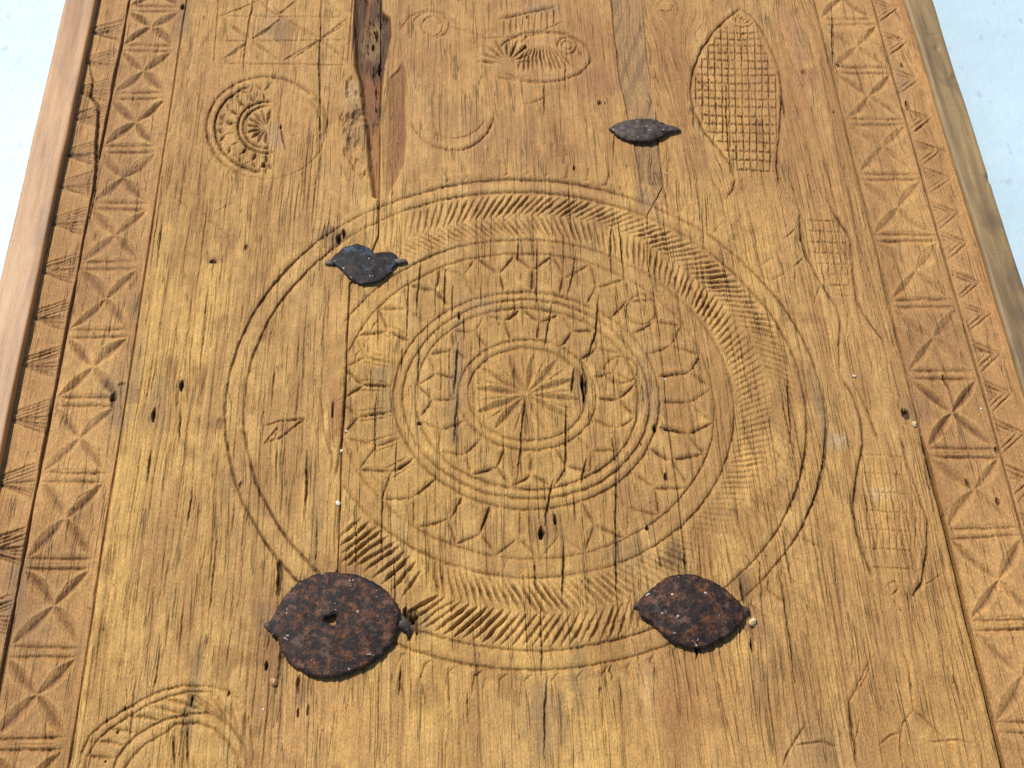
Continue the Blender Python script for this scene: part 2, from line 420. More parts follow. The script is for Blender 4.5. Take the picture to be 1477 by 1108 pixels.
# ---- faint scratched figure near the bottom right corner
for pts in ([(1225, 905), (1232, 926), (1230, 960)], [(1250, 915), (1257, 938), (1254, 955), (1240, 985), (1226, 1012), (1227, 1060), (1236, 1108)],
            [(1260, 945), (1250, 975), (1236, 1000)], [(1300, 930), (1312, 958), (1315, 1000), (1318, 1024)],
            [(1318, 1024), (1303, 1042), (1299, 1070), (1303, 1108)], [(1318, 1024), (1340, 1044), (1362, 1066), (1380, 1090)], [(1163, 1044), (1148, 1066), (1135, 1090), (1130, 1108)],
            [(1148, 1075), (1185, 1070), (1210, 1078)], [(1270, 1074), (1285, 1060), (1300, 1058)], [(1340, 1070), (1380, 1068), (1400, 1072)]):
    gpx(pts, .0014, .0010)
# ---- rosette, far left
RC = (384, 185)
def ell(c, rx, ry, a0=0, a1=360, n=60):
    t = np.radians(np.linspace(a0, a1, n)); return [(c[0]+rx*math.sin(q), c[1]-ry*math.cos(q)) for q in t]
gpx(ell(RC, 86, 74, 200, 420), .0022, .0016); gpx(ell(RC, 86, 74, 60, 200), .0014, .0006)
gpx(ell(RC, 74, 63, 180, 345), .0020, .0024)
gpx(ell((384, 184), 41, 37, 165, 375), .0019, .0024); gpx(ell((384, 184), 33, 30, 170, 370), .0017, .0020)
for k in range(20):
    a = 180+k*9.8
    if a > 372: break
    c, s = math.sin(math.radians(a)), -math.cos(math.radians(a))
    a2 = math.radians(a+5); a3 = math.radians(a-5)
    if k % 2: continue
    a2 = math.radians(a+9); a3 = math.radians(a-9)
    gpx([(384+42*c, 184+37*s), (384+60*c, 184+52*s)], .0021, .0024, taper=.05)
    gpx([(384+60*c, 184+52*s), (384+73*math.sin(a2), 184-63*math.cos(a2))], .0018, .0020, taper=.05)
    gpx([(384+60*c, 184+52*s), (384+73*math.sin(a3), 184-63*math.cos(a3))], .0018, .0020, taper=.05)
for k in range(9):
    a = math.radians(180+k*24); leaf(P((384, 184))[0], P((384+30*math.sin(a), 184-26*math.cos(a)))[0], .003, .0018)
gpx([(440, 128), (452, 134), (466, 150), (473, 170), (470, 190), (463, 200)], .0022, .0012)
gpx([(445, 145), (458, 158), (463, 178), (458, 196)], .0018, .001)
for k in range(14):
    a = math.radians(200+k*12); gpx([(384+90*math.sin(a), 185-77*math.cos(a)), (384+97*math.sin(a), 185-83*math.cos(a))], .0013, .0007)
# ---- star square, far left corner
for pts in ([(316, -5), (309, 92)], [(309, 92), (500, 94)], [(509, -5), (502, 92)], [(366, -5), (351, 100)], [(320, 24), (362, 60), (318, 88)], [(375, 0), (318, 24), (505, 25)],
            [(362, 58), (405, 28), (372, 0)], [(362, 58), (408, 92)], [(408, 88), (462, 57), (500, 28), (470, 0)], [(462, 57), (505, 92)], [(462, 57), (400, 20)], [(390, 0), (402, 20), (430, 0)], [(317, 60), (500, 58)]):
    gpx(pts, .0012, .0010)
for a, b in (((362, 58), (322, 30)), ((362, 58), (400, 34)), ((462, 57), (425, 34)), ((462, 57), (498, 34)), ((362, 58), (325, 86)), ((362, 58), (398, 84)), ((462, 57), (498, 84)), ((462, 57), (425, 84))):
    leaf(P(a)[0], P(b)[0], .0032, .0013)
# ---- worn cup-shaped ring and the small fish beside it
gpx(ell((652, 160), 61, 57, 95, 255), .0018, .0015); gpx(ell((652, 160), 50, 40, 110, 250), .0013, .0007)
for k in range(20):
    a = math.radians(100+k*8); gpx([(652+64*math.sin(a), 160-60*math.cos(a)), (652+69*math.sin(a), 160-64*math.cos(a))], .001, .0008)
gpx(ell((622, 36), 26, 19, 250, 540), .0017, .0012); gpx(ell((624, 38), 15, 14, 0, 360), .0013, .0009); gpx([(578, 42), (590, 24), (612, 16), (640, 20), (665, 38), (690, 52)], .0016, .0011)
gpx(ell((784, 82), 68, 36, -78, 235), .0018, .0015); gpx(ell((818, 66), 14, 12), .0015, .0012); gpx(ell((818, 66), 7, 6), .0012, .0009)
gpx([(752, 62), (760, 52), (790, 47), (822, 48)], .0016, .0014)
for k in range(12):
    gpx([(760+k*4, 66+abs(k-6)*1.2), (752+k*5.5, 82), (748+k*7, 100+math.sin(k)*4)], .0016, .0018)
for k in range(9):
    a = math.radians(-85+k*21); gpx([(732+10*math.sin(a), 92-10*math.cos(a)), (732+42*math.sin(a), 92-34*math.cos(a))], .0020, .0022)
gpx([(640, 35), (700, 55), (760, 54), (812, 32)], .0014, .001); gpx([(722, 28), (800, 10)], .0022, .0016); gpx([(716, 112), (780, 120), (815, 116)], .0015, .0012); gpx([(716, 105), (770, 112)], .0012, .0010)
for k in range(9): gpx([(728+k*9, 26-k*2), (727+k*9, 52-k*1.0)], .0013, .0010)
for k in range(9): gpx([(730+k*9, 102), (731+k*9, 112)], .0011, .0009)
gpx([(752, 150), (770, 148), (790, 138)], .0014, .0010)
# ---- arcs of a second medallion at the near left corner
MC = P((252, 1160))[0]
q0 = np.hypot(*(P((118, 1095))[0]-MC)); 
def arcpx(pts, *a, **k): gpx(pts, *a, **k)
A_OUT = [(112, 1120), (118, 1085), (130, 1062), (150, 1043), (176, 1026), (203, 1010), (230, 998), (263, 989), (300, 990), (331, 998), (352, 1018)]
A_IN = [(160, 1120), (168, 1095), (182, 1075), (200, 1059), (233, 1040), (265, 1031), (298, 1028), (322, 1038), (340, 1056), (354, 1078), (360, 1120)]
gpx(A_OUT, .0017, .0011); gpx([(x+8, y+9) for x, y in A_OUT[:-2]], .0016, .0012)
gpx(A_IN, .0022, .0014); gpx([(x+11 if x < 260 else x-12, y+14) for x, y in A_IN], .0022, .0013)
for k in range(11):
    t = k/10; i = t*(len(A_IN)-1); j = int(min(i, len(A_IN)-2)); f = i-j
    b = np.array(A_IN[j])*(1-f)+np.array(A_IN[j+1])*f; i2 = t*(len(A_OUT)-1); j = int(min(i2, len(A_OUT)-2)); f = i2-j
    c = np.array(A_OUT[j])*(1-f)+np.array(A_OUT[j+1])*f+np.array([5, 6])
    d = c-b; gpx([b, b+d*.35+np.array([-6, -2]), b+d*.8+np.array([-4, 0]), c], .0017, .0012); gpx([b, b+d*.35+np.array([8, 2]), c], .0015, .0010)
for k in range(24):
    i = k/23*(len(A_OUT)-1); j = int(min(i, len(A_OUT)-2)); f = i-j; c = np.array(A_OUT[j])*(1-f)+np.array(A_OUT[j+1])*f
    gpx([c+np.array([-3, -3]), c+np.array([-5, -11])], .0013, .0009)
for k in range(9): gpx([(200+k*16, 1085+abs(k-4)*6), (196+k*17, 1120)], .0018, .0011)
# raised studs
BUMP = np.zeros_like(G)
for c, r, hgt in (((215, 1025), .0085, .0026), ((322, 1020), .0060, .0028), ((270, 1012), .006, .0014), ((352, 1032), .004, .0012), ((363, 1050), .0055, .0014), ((183, 1048), .006, .0008), ((452, 142), .006, .0016), ((438, 158), .005, .0012),
                  ((1131, 95), .006, .0012), ((1168, 100), .007, .0012), ((520, 270), .012, .0012), ((490, 300), .012, .0010), ((468, 1060), .006, .0008), ((820, 1095), .004, .001)):
    p = P(c)[0]; BUMP += hgt*np.exp(-(((X-p[0])/r)**2+((Y-p[1])/(r*1.1))**2)*1.5)
# faint cross at left and other scratches
for pts in ([(280, 298), (335, 345)], [(335, 293), (310, 306)], [(250, 285), (272, 300), (268, 310)], [(940, 275), (965, 300), (985, 320)], [(870, 900), (905, 895), (935, 1000)], [(1240, 1040), (1234, 1070)], [(395, 985), (398, 1000)]):
    gpx(pts, .0012, .0008)
for k in range(12):
    gpx([(830+k*6, 835+k*1.5), (822+k*6, 850+k*1.5)], .0012, .0008)

# ---- the long gouge and the ragged tear at the far end
g1 = poly_full([(509, -40), (509, 60), (511, 95), (517, 115), (522, 150), (526, 185), (531, 240), (537, 285), (549, 288), (549, 170), (556, 95), (566, 50), (565, 25), (553, 15), (552, -40)])
g2 = poly_full([(583, 82), (589, 110), (588, 180), (585, 235), (577, 255), (560, 286), (551, 287), (550, 175), (560, 112), (573, 100)])
GOUGE = np.maximum(sstep(-.0015, .0055, g1)*.0066*(0.6+.8*fbm(U*55, Y*13, 61, 2)), 0)
gl = P((549, 200))[0, 0]
GOUGE = np.maximum(GOUGE, sstep(0, .0022, g2)*(.0006+.0030*sstep(0, .018, X-gl))*sstep(P((580, 70))[0, 1], P((580, 130))[0, 1], Y)*sstep(P((560, 290))[0, 1], P((560, 230))[0, 1], Y))
GOUGE += sstep(0, .003, g1)*.0028*sstep(.56, .66, fbm(X*150, Y*50+X*120, 62, 3))*sstep(P((520, 230))[0, 1]-.02, P((520, 130))[0, 1], Y)
RAG = poly_full([(492, 105), (520, 112), (534, 180), (538, 235), (530, 262), (505, 250), (494, 215), (490, 160)])
ragm = sstep(-.002, .004, RAG)
GOUGE += ragm*.0045*np.clip(fbm(U*190, Y*60, 63, 3)-.46, 0, 1)*3
# repair strip let into the joint
PATCH = poly_full([(878, -40), (880, 0), (889, 73), (893, 108), (901, 146), (914, 206), (920, 238), (925, 266), (957, 270), (950, 209), (945, 163), (942, 135), (933, 81), (927, 0), (925, -40)])
H -= sstep(0, .0012, PATCH)*.0010
cpx([(880, 0), (889, 73), (893, 108), (901, 146), (914, 206), (920, 238), (925, 266)], .0010, .0022, .7)

# broken knots / holes: (px, py, rx, ry, depth)
for hx, hy, rx, ry, de in [(263, 8, .0035, .007, .007), (380, 238, .0028, .0035, .008), (162, 572, .004, .008, .004), (175, 553, .006, .003, .0015), (262, 556, .003, .006, .005), (222, 600, .003, .012, .004), (841, 560, .0026, .020, .008),
                           (780, 770, .004, .008, .007), (801, 750, .0025, .007, .006), (662, 456, .0022, .006, .006), (606, 611, .004, .0022, .006), (944, 618, .0028, .0035, .006), (961, 688, .0022, .004, .004),
                           (1210, 92, .003, .003, .005), (1302, 92, .0018, .004, .005), (1296, 132, .003, .008, .003), (1309, 150, .003, .008, .003), (1160, 105, .004, .006, .002), (828, 242, .0018, .005, .005), (866, 148, .003, .004, .003),
                           (873, 148, .001, .003, .004), (758, 68, .003, .0025, .004), (760, 26, .002, .003, .005), (489, 345, .004, .009, .006), (497, 338, .003, .008, .005), (1048, 126, .0014, .006, .005), (1308, 598, .006, .008, .004),
                           (1438, 648, .003, .005, .003), (1441, 722, .0022, .004, .004), (277, 1010, .0016, .006, .006), (170, 1056, .0012, .002, .006), (180, 1022, .0012, .003, .006), (154, 1040, .001, .002, .005), (152, 1098, .001, .001, .004),
                           (1310, 862, .001, .006, .004), (330, 1000, .001, .003, .004), (355, 357, .003, .004, .002), (308, 378, .006, .0025, .003), (405, 183, .002, .004, .004), (543, 45, .004, .01, .004), (540, 40, .002, .004, .003), (1005, 935, .002, .006, .006),
                           (1084, 930, .0016, .009, .006), (538, 60, .002, .01, .004), (547, 92, .0015, .012, .006), (404, 830, .0045, .02, .004), (590, 900, .009, .017, .008), (385, 960, .003, .006, .004), (348, 700, .004, .006, .002), (318, 612, .005, .008, .0015),
                           (1203, 162, .0025, .004, .002), (934, 762, .0035, .003, .003), (925, 640, .0012, .004, .003), (480, 590, .0015, .015, .003), (430, 1030, .0015, .006, .003), (445, 1025, .0015, .006, .002)]:
    p = P((hx, hy))[0]; m = 3
    sl = win(p[0]-rx*m, p[0]+rx*m, p[1]-ry*m, p[1]+ry*m)
    nn = .45+1.5*fbm(X[sl]*330, Y[sl]*120, 71, 3); rx *= .72; ry *= .9
    q = np.clip(1-np.hypot((X[sl]-p[0])/rx, (Y[sl]-p[1])/ry)*nn, 0, 1)
    CK[sl] = np.maximum(CK[sl], de*np.minimum(q*2.2, 1)); CD[sl] = np.maximum(CD[sl], np.clip(q*2.5, 0, 1)*min(1, de/.004))

# ---- cracks measured one by one
for pts, wd, de in [
    ([(130, 85), (130, 95), (133, 116), (129, 135), (141, 152), (140, 190), (137, 244), (134, 284), (120, 345)], .0019, .006),
    ([(838, 520), (846, 545), (843, 583)], .0014, .005), ([(828, 532), (824, 567)], .0012, .005), ([(817, 580), (816, 640), (815, 686)], .0010, .004),
    ([(798, 692), (789, 735), (787, 757)], .0010, .004), ([(828, 713), (830, 751)], .0008, .003), ([(759, 556), (752, 640), (745, 703)], .0008, .003),
    ([(888, 640), (888, 700), (890, 838), (891, 900)], .0009, .003), ([(846, 662), (838, 697)], .0011, .003), ([(883, 632), (888, 670)], .0009, .003), ([(775, 346), (776, 390), (773, 443)], .0010, .003),
    ([(748, 346), (747, 378)], .0009, .003), ([(813, 332), (813, 392)], .0008, .002), ([(831, 359), (826, 395), (817, 432)], .0009, .002), ([(864, 425), (858, 480), (846, 522)], .0010, .004),
    ([(884, 319), (881, 360), (882, 405)], .0010, .003), ([(797, 432), (785, 503)], .0008, .003), ([(661, 495), (655, 568)], .0011, .004), ([(660, 570), (655, 640)], .0011, .003), ([(607, 376), (601, 454)], .0010, .003),
    ([(643, 389), (640, 449)], .0010, .003), ([(771, 808), (773, 851)], .0010, .003), ([(813, 780), (813, 820), (811, 873)], .0011, .004), ([(782, 862), (781, 976)], .0009, .003), ([(789, 970), (786, 1030), (785, 1095)], .0009, .003),
    ([(578, 960), (575, 1003)], .0009, .003), ([(1068, 835), (1073, 870)], .0014, .005), ([(1120, 808), (1128, 850), (1137, 905), (1147, 984)], .0009, .003), ([(1236, 808), (1225, 1011), (1237, 1108)][1:], .0009, .003),
    ([(1128, 765), (1142, 840)], .0009, .003), ([(366, 0), (358, 50), (350, 108)], .0008, .002), ([(464, -5), (458, 92), (460, 130), (460, 244)], .0010, .003), ([(404, 183), (412, 215)], .001, .003),
    ([(1000, 160), (1001, 185)], .001, .003), ([(1048, 126), (1051, 200), (1054, 250)], .0009, .004), ([(1128, 138), (1132, 170)], .0011, .004), ([(1200, 0), (1203, 70)], .0007, .002), ([(785, 120), (785, 165)], .0009, .003), ([(752, 110), (754, 145)], .0007, .002),
    ([(815, 88), (815, 118)], .0009, .003), ([(887, 180), (885, 230)], .0007, .002), ([(232, 930), (218, 1010)], .0007, .002), ([(261, 590), (258, 640)], .0008, .003), ([(218, 650), (212, 700)], .0009, .003), ([(278, 700), (270, 760)], .0007, .003),
    ([(443, 650), (443, 690), (441, 740)], .0013, .004), ([(400, 640), (398, 700)], .0007, .002), ([(250, 1060), (252, 1108)], .001, .003), ([(270, 1040), (272, 1108)], .001, .003), ([(1086, 320), (1092, 360), (1100, 400)], .0008, .002),
    ([(1013, 300), (1015, 360)], .0007, .002), ([(1135, 540), (1140, 620), (1138, 640)], .0010, .003), ([(1183, 540), (1195, 608), (1190, 680), (1177, 716), (1162, 748)], .0008, .001), ([(1096, 810), (1100, 880)], .0008, .002),
    ([(487, 822), (486, 838)], .0016, .005), ([(432, 975), (430, 1000)], .0016, .004), ([(409, 900), (404, 960), (398, 1000)], .0022, .003), ([(1200, 780), (1215, 900)], .0006, .002), ([(988, 797), (990, 830)], .0014, .004), ([(1001, 925), (1006, 945), (1004, 952)], .0009, .003),
    ([(882, 960), (879, 968), (884, 975), (881, 982)], .0008, .003), ([(1375, 975), (1383, 1000)], .0010, .003), ([(1360, 540), (1369, 560)], .0014, .004), ([(1202, 20), (1202, 90)], .0010, .004), ([(1191, 60), (1195, 92)], .0010, .003), ([(1394, 690), (1402, 708)], .0012, .004)]:
    cpx(pts, wd, de, .85)
# ---- drying checks that follow the grain
def checks(n, xa, xb, ya, yb, lmin, lmax, wmin=.00045, wmax=.0008, st=1.0):
    for _ in range(n):
        x0, y0 = rng.uniform(xa, xb), rng.uniform(ya, yb); L = lmin+(lmax-lmin)*rng.random()**2
        yy = np.arange(y0, y0+L+.004, .004); wv = warp_at(np.full(len(yy), x0), yy)
        s = rng.random()
        crack(np.column_stack([x0-(wv-wv[0]), yy]), wmin+(wmax-wmin)*s*s, st*(.0005+.0014*s*rng.random()+.0002), min(.9, st*(.12+.45*s)))
checks(260, XL3+.004, XR3-.004, -.335, .52, .010, .07, .0004, .00060)
checks(120, -.14, .12, -.30, .20, .02, .09, .0005, .0007, 1.7)
checks(60, .12, .33, -.33, .20, .04, .14, .0005, .0007, 1.5)
checks(60, -.33, -.14, -.33, .20, .03, .10, .0005, .0007, 1.4)
checks(230, -.33, -.17, -.33, .30, .03, .13, .0004, .0007)
checks(300, .13, .33, -.33, .25, .03, .13, .0004, .0007)
checks(110, -.33, .33, -.33, -.15, .03, .12, .0004, .0007)
checks(70, XL1, XL3, -.335, .52, .006, .035, .0004, .0006)
checks(90, XR3, XR1, -.335, .52, .006, .035, .0004, .0006)

# ---- fibre relief
ridge = fbm(U*420, Y*9, 81, 2)-.5
ridge2 = fbm(U*900, Y*28, 82, 2)-.5
def boxblur(A, k):
    for ax in (0, 1):
        c = np.cumsum(np.pad(A, [(k+1, k) if a == ax else (0, 0) for a in (0, 1)], mode='edge'), axis=ax)
        n = A.shape[ax]
        A = (np.take(c, np.arange(2*k+1, 2*k+1+n), ax)-np.take(c, np.arange(0, n), ax))/(2*k+1)
    return A
def distort(A, amp_i, amp_j, f, sd):
    di = amp_i*2*(fbm(X*f, Y*f, sd, 3)-.5); dj = amp_j*2*(fbm(X*f+7, Y*f+3, sd+5, 3)-.5)
    J, I = np.meshgrid(np.arange(NY), np.arange(NX), indexing='ij')
    a = np.clip(I+di, 0, NX-1.001); b = np.clip(J+dj, 0, NY-1.001); i0 = a.astype(int); j0 = b.astype(int); fa = a-i0; fb = b-j0
    return (A[j0, i0]*(1-fa)+A[j0, i0+1]*fa)*(1-fb)+(A[j0+1, i0]*(1-fa)+A[j0+1, i0+1]*fa)*fb
G = distort(G, .9, .7, 260, 301)
B1 = boxblur(boxblur(G, 3), 3); B2 = boxblur(boxblur(G, 7), 7)
GE = 2.15*(G-.32*B1-.48*B2)
rough = np.where(PANEL, 1.0, .45)*(0.5+fbm(X*16, Y*8, 83, 2))
WEARN = np.clip(.86+.6*(fbm(X*26, Y*13, 84, 3)-.45)*2, .6, 1.12)
H += rough*(.00085*ridge+.00045*ridge2)
H += .00060*(fbm(X*190, Y*110, 85, 3)-.5)*np.where(PANEL, 1, .8)
fib = 1-.25*np.clip(ridge*3, -.5, 1)
H += .00085*(fbm(X*95, Y*60, 143, 3)-.5)*(.5+1.1*(np.hypot(X, Y) < .25)*(X > -.15))+.0005*(fbm(U*130, Y*16, 144, 2)-.5)*PANEL
Z = H-GE*WEARN*fib-CK-GOUGE+BUMP
edge_fade = sstep(-.5, -.338, Y)

# ------------------------------------------------------------------ colour of the wood, with some shade and highlight of the cuts painted in
def rgb(r, g, b): return np.array([((c/255)/12.92 if c/255 < .04045 else ((c/255+.055)/1.055)**2.4) for c in (r, g, b)])
gold, tan, brown, red, grey, dark, pale = rgb(201, 157, 85), rgb(192, 149, 86), rgb(148, 106, 56), rgb(138, 82, 42), rgb(122, 100, 70), rgb(62, 42, 26), rgb(208, 168, 104)
def mix(a, b, t): return a*(1-t[..., None])+b*t[..., None]
n1 = sstep(.30, .70, fbm(U*24, Y*5, 91, 3)); n2 = fbm(U*230, Y*7, 92, 3); n3 = sstep(.5, .75, fbm(X*17+4, Y*11, 93, 3)); n4 = fbm(X*8, Y*6, 94, 2)
C = mix(np.broadcast_to(gold, X.shape+(3,)), tan, n1)
C = mix(C, brown, np.clip(.40*n3+.35*sstep(.50, .75, n2), 0, 1))
med = sstep(.60, .80, fbm(X*55, Y*38, 141, 4)+.25*(np.hypot(X, Y) < .175)+.15*(np.hypot(X, Y) < .26)*(X > -.15))
C = mix(C, rgb(142, 99, 46), .55*med)
cdist = np.hypot(X+.02, Y)
C = mix(C, gold, .35*np.exp(-(cdist/.16)**2))
bord = np.where(PANEL, 0, 1.0)
C = mix(C, mix(np.broadcast_to(rgb(186, 138, 82), X.shape+(3,)), rgb(156, 110, 64), n1), bord*.75)
C = mix(C, rgb(184, 136, 82), .6*((X < xL2)+(X > xR2)))
for tp in TPOLY:
    q = np.array(tp); sl = win(q[:, 0].min()-.002, q[:, 0].max()+.002, q[:, 1].min()-.002, q[:, 1].max()+.002)
    sdv = poly_sdf(q, sl); C[sl] = mix(C[sl], rgb(146, 108, 72), sstep(-.0008, .0012, sdv)*(.42 if q[0, 0] < 0 else .22)*(.5+fbm(X[sl]*80, Y[sl]*80, 88, 2)))
C = mix(C, rgb(166, 120, 68), .40*sstep(.05, .30, X)*PANEL)
C = mix(C, rgb(166, 118, 68), .45*sstep(.10, .36, Y)*PANEL)
C = mix(C, pale, .28*sstep(.58, .8, fbm(U*60, Y*6, 95, 3))*PANEL)
# streaks that follow single fibres
C = C*(1+.20*(n2-.5)[..., None])
C = C*(1+.42*(fbm(X*210, Y*130, 96, 3)-.5)[..., None])
C = mix(C, rgb(150, 106, 56), .5*sstep(.52, .72, fbm(U*85, Y*7, 145, 4)))
C = mix(C, rgb(204, 158, 88), .22*sstep(.002, .012, np.where(X > xJ1-.03, P((497, 560))[0, 0]-X+.004, -1))*((X > xJ1-.025) & (Y < .1) & (Y > -.15)))
def stain(px, py, rx, ry, col, amt, s=1, hard=.5):
    global C
    p = P((px, py))[0]; sl = win(p[0]-rx*2, p[0]+rx*2, p[1]-ry*2, p[1]+ry*2)
    x, y = X[sl], Y[sl]
    d = np.hypot((x-p[0])/rx, (y-p[1])/ry)+1.1*(fbm(x*95, y*55, s, 3)-.5)+.5*(fbm(U[sl]*320, y*25, s+1, 2)-.5)
    t = .8*amt*sstep(1.15, .25, d); C[sl] = mix(C[sl], col, t)
for a in [(165, 565, .022, .030, grey, .75, 3), (178, 610, .014, .020, grey, .6, 4), (195, 520, .010, .04, grey, .5, 5), (195, 440, .008, .02, grey, .7, 6), (225, 600, .016, .022, rgb(110, 82, 62), .55, 7), (230, 560, .012, .02, grey, .4, 8),
          (300, 612, .014, .012, brown, .5, 9), (553, 590, .010, .045, rgb(120, 100, 62), .55, 10), (550, 535, .010, .014, rgb(92, 84, 66), .7, 11), (935, 560, .012, .055, rgb(125, 100, 75), .55, 12), (790, 760, .022, .022, rgb(96, 64, 38), .5, 13),
          (838, 560, .012, .030, rgb(84, 60, 38), .7, 14), (730, 200, .05, .05, rgb(140, 100, 66), .40, 15), (655, 165, .028, .035, rgb(140, 105, 66), .5, 16), (395, 40, .026, .022, grey, .7, 17), (265, 25, .010, .035, rgb(112, 90, 70), .6, 18), (510, 180, .014, .045, grey, .6, 19),
          (505, 130, .010, .02, rgb(190, 170, 140), .5, 20), (860, 120, .030, .030, rgb(150, 98, 66), .65, 21), (770, 95, .020, .03, rgb(165, 110, 70), .45, 22), (480, 345, .02, .022, rgb(70, 50, 32), .65, 23), (930, 290, .012, .018, rgb(120, 96, 78), .6, 24),
          (785, 15, .022, .014, rgb(120, 104, 80), .6, 25), (850, 350, .018, .02, rgb(110, 84, 54), .35, 26), (820, 320, .05, .012, rgb(130, 96, 60), .35, 27), (1000, 230, .022, .03, rgb(150, 105, 66), .4, 28), (1025, 400, .028, .035, rgb(158, 108, 60), .5, 29), (1060, 470, .02, .03, rgb(158, 108, 60), .4, 30),
          (1155, 60, .012, .045, rgb(140, 108, 78), .6, 31), (1158, 110, .018, .022, rgb(150, 100, 72), .6, 32), (1300, 120, .010, .03, rgb(134, 104, 76), .6, 33), (1185, 605, .006, .04, rgb(96, 84, 66), .6, 34), (1175, 560, .007, .03, grey, .5, 35), (1315, 590, .014, .02, rgb(135, 100, 72), .6, 36),
          (1268, 712, .012, .010, rgb(190, 170, 135), .5, 37), (1210, 635, .010, .010, rgb(205, 180, 140), .6, 38), (785, 1040, .02, .045, rgb(122, 104, 80), .5, 39), (835, 970, .008, .03, rgb(115, 95, 66), .5, 40), (990, 975, .05, .04, rgb(170, 116, 66), .3, 41), (1010, 1060, .05, .05, rgb(168, 112, 62), .3, 42),
          (930, 985, .006, .022, pale, .8, 43), (935, 1020, .004, .02, pale, .6, 44), (1090, 905, .012, .03, rgb(140, 98, 66), .7, 45), (1095, 980, .008, .028, rgb(98, 76, 52), .5, 46), (1120, 950, .008, .02, rgb(98, 76, 52), .4, 47), (432, 1000, .006, .012, rgb(80, 52, 46), .7, 48), (395, 950, .018, .05, rgb(120, 84, 54), .5, 49),
          (470, 1040, .05, .06, rgb(170, 116, 70), .35, 50), (280, 990, .006, .05, rgb(110, 96, 68), .6, 51), (455, 760, .008, .05, rgb(112, 92, 58), .6, 52), (480, 590, .007, .03, rgb(150, 96, 54), .7, 53), (403, 615, .014, .014, rgb(130, 80, 48), .5, 54), (325, 700, .012, .022, rgb(104, 82, 50), .5, 55), (470, 600, .0035, .035, rgb(222, 180, 108), .9, 56),
          (440, 715, .005, .03, rgb(222, 176, 96), .7, 57), (330, 345, .012, .02, rgb(140, 90, 58), .6, 58), (310, 375, .010, .008, rgb(120, 74, 46), .8, 59), (370, 700, .010, .05, brown, .5, 60), (275, 270, .05, .05, brown, .4, 61), (350, 430, .02, .06, brown, .35, 62), (240, 610, .02, .05, brown, .4, 63), (970, 650, .03, .02, rgb(146, 102, 62), .3, 64),
          (940, 740, .022, .022, rgb(130, 86, 54), .6, 65), (905, 800, .030, .022, rgb(120, 92, 58), .5, 66), (975, 800, .012, .018, rgb(70, 50, 34), .7, 67), (1140, 745, .008, .006, pale, .7, 68), (1103, 778, .008, .010, pale, .4, 69), (1395, 640, .02, .02, rgb(150, 104, 66), .4, 70), (1345, 480, .03, .03, rgb(130, 96, 62), .4, 71),
          (1290, 900, .02, .03, rgb(150, 105, 66), .4, 72), (1180, 1080, .03, .03, rgb(140, 112, 80), .4, 73), (600, 230, .03, .02, pale, .4, 74), (520, 290, .02, .02, pale, .5, 75), (500, 440, .016, .03, rgb(216, 168, 96), .5, 76), (390, 200, .014, .02, rgb(150, 132, 110), .5, 77), (215, 1025, .008, .008, pale, .6, 78), (540, 480, .03, .05, rgb(214, 166, 88), .5, 79),
          (1140, 30, .03, .03, rgb(168, 120, 78), .5, 80), (900, 700, .01, .04, rgb(120, 82, 56), .4, 81), (600, 900, .014, .022, rgb(92, 66, 42), .6, 82), (1072, 845, .008, .016, rgb(70, 48, 34), .7, 83), (385, 885, .012, .02, rgb(120, 92, 66), .6, 84), (50, 900, .02, .03, grey, .3, 85), (20, 850, .012, .05, rgb(110, 92, 74), .5, 86), (110, 930, .01, .02, rgb(110, 92, 66), .5, 87),
          (658, 520, .007, .05, rgb(140, 112, 84), .7, 88), (655, 600, .007, .05, rgb(110, 84, 62), .6, 89), (690, 440, .02, .015, rgb(150, 120, 84), .5, 90)]:
    stain(*a)
for a in [(480, 905, .055, .05, rgb(112, 74, 44), .55, 151), (995, 882, .048, .036, rgb(112, 74, 44), .5, 152), (528, 382, .032, .022, rgb(118, 80, 46), .6, 153), (928, 188, .030, .014, rgb(118, 84, 50), .5, 154),
          (860, 60, .09, .07, rgb(160, 108, 62), .5, 155), (1130, 120, .04, .08, rgb(158, 108, 64), .5, 156), (640, 80, .07, .06, rgb(158, 112, 66), .45, 157), (990, 120, .03, .06, rgb(152, 102, 56), .5, 158)]:
    stain(*a)
# gouge colours: old red-brown heartwood laid bare, paler splinters
gm = sstep(0, .002, g1); C = mix(C, mix(np.broadcast_to(rgb(122, 78, 40), X.shape+(3,)), rgb(72, 44, 24), sstep(.35, .65, fbm(U*90, Y*16, 97, 3))), gm*.92)
gtop = sstep(P((520, 200))[0, 1], P((520, 150))[0, 1], Y)
C = mix(C, rgb(166, 116, 64), gm*.75*(1-gtop))
C = mix(C, rgb(140, 108, 70), gm*.8*sstep(.0, .4, 1-np.hypot((X-P((537, 55))[0, 0])/.013, (Y-P((537, 55))[0, 1])/.035)-.5*(fbm(X*120, Y*70, 98, 2)-.5)))
C = mix(C, rgb(134, 90, 48), sstep(0, .003, g2+.004*(fbm(X*200, Y*40, 111, 2)-.5))*np.clip(.15+.8*sstep(.002, .014, X-gl)*(.5+fbm(U*160, Y*9, 112, 2)), 0, .95))
C = mix(C, mix(np.broadcast_to(rgb(158, 122, 78), X.shape+(3,)), rgb(130, 100, 66), sstep(.4, .6, fbm((X-Y*.35)*160, Y*10, 99, 2))), sstep(0, .001, PATCH)*.75)
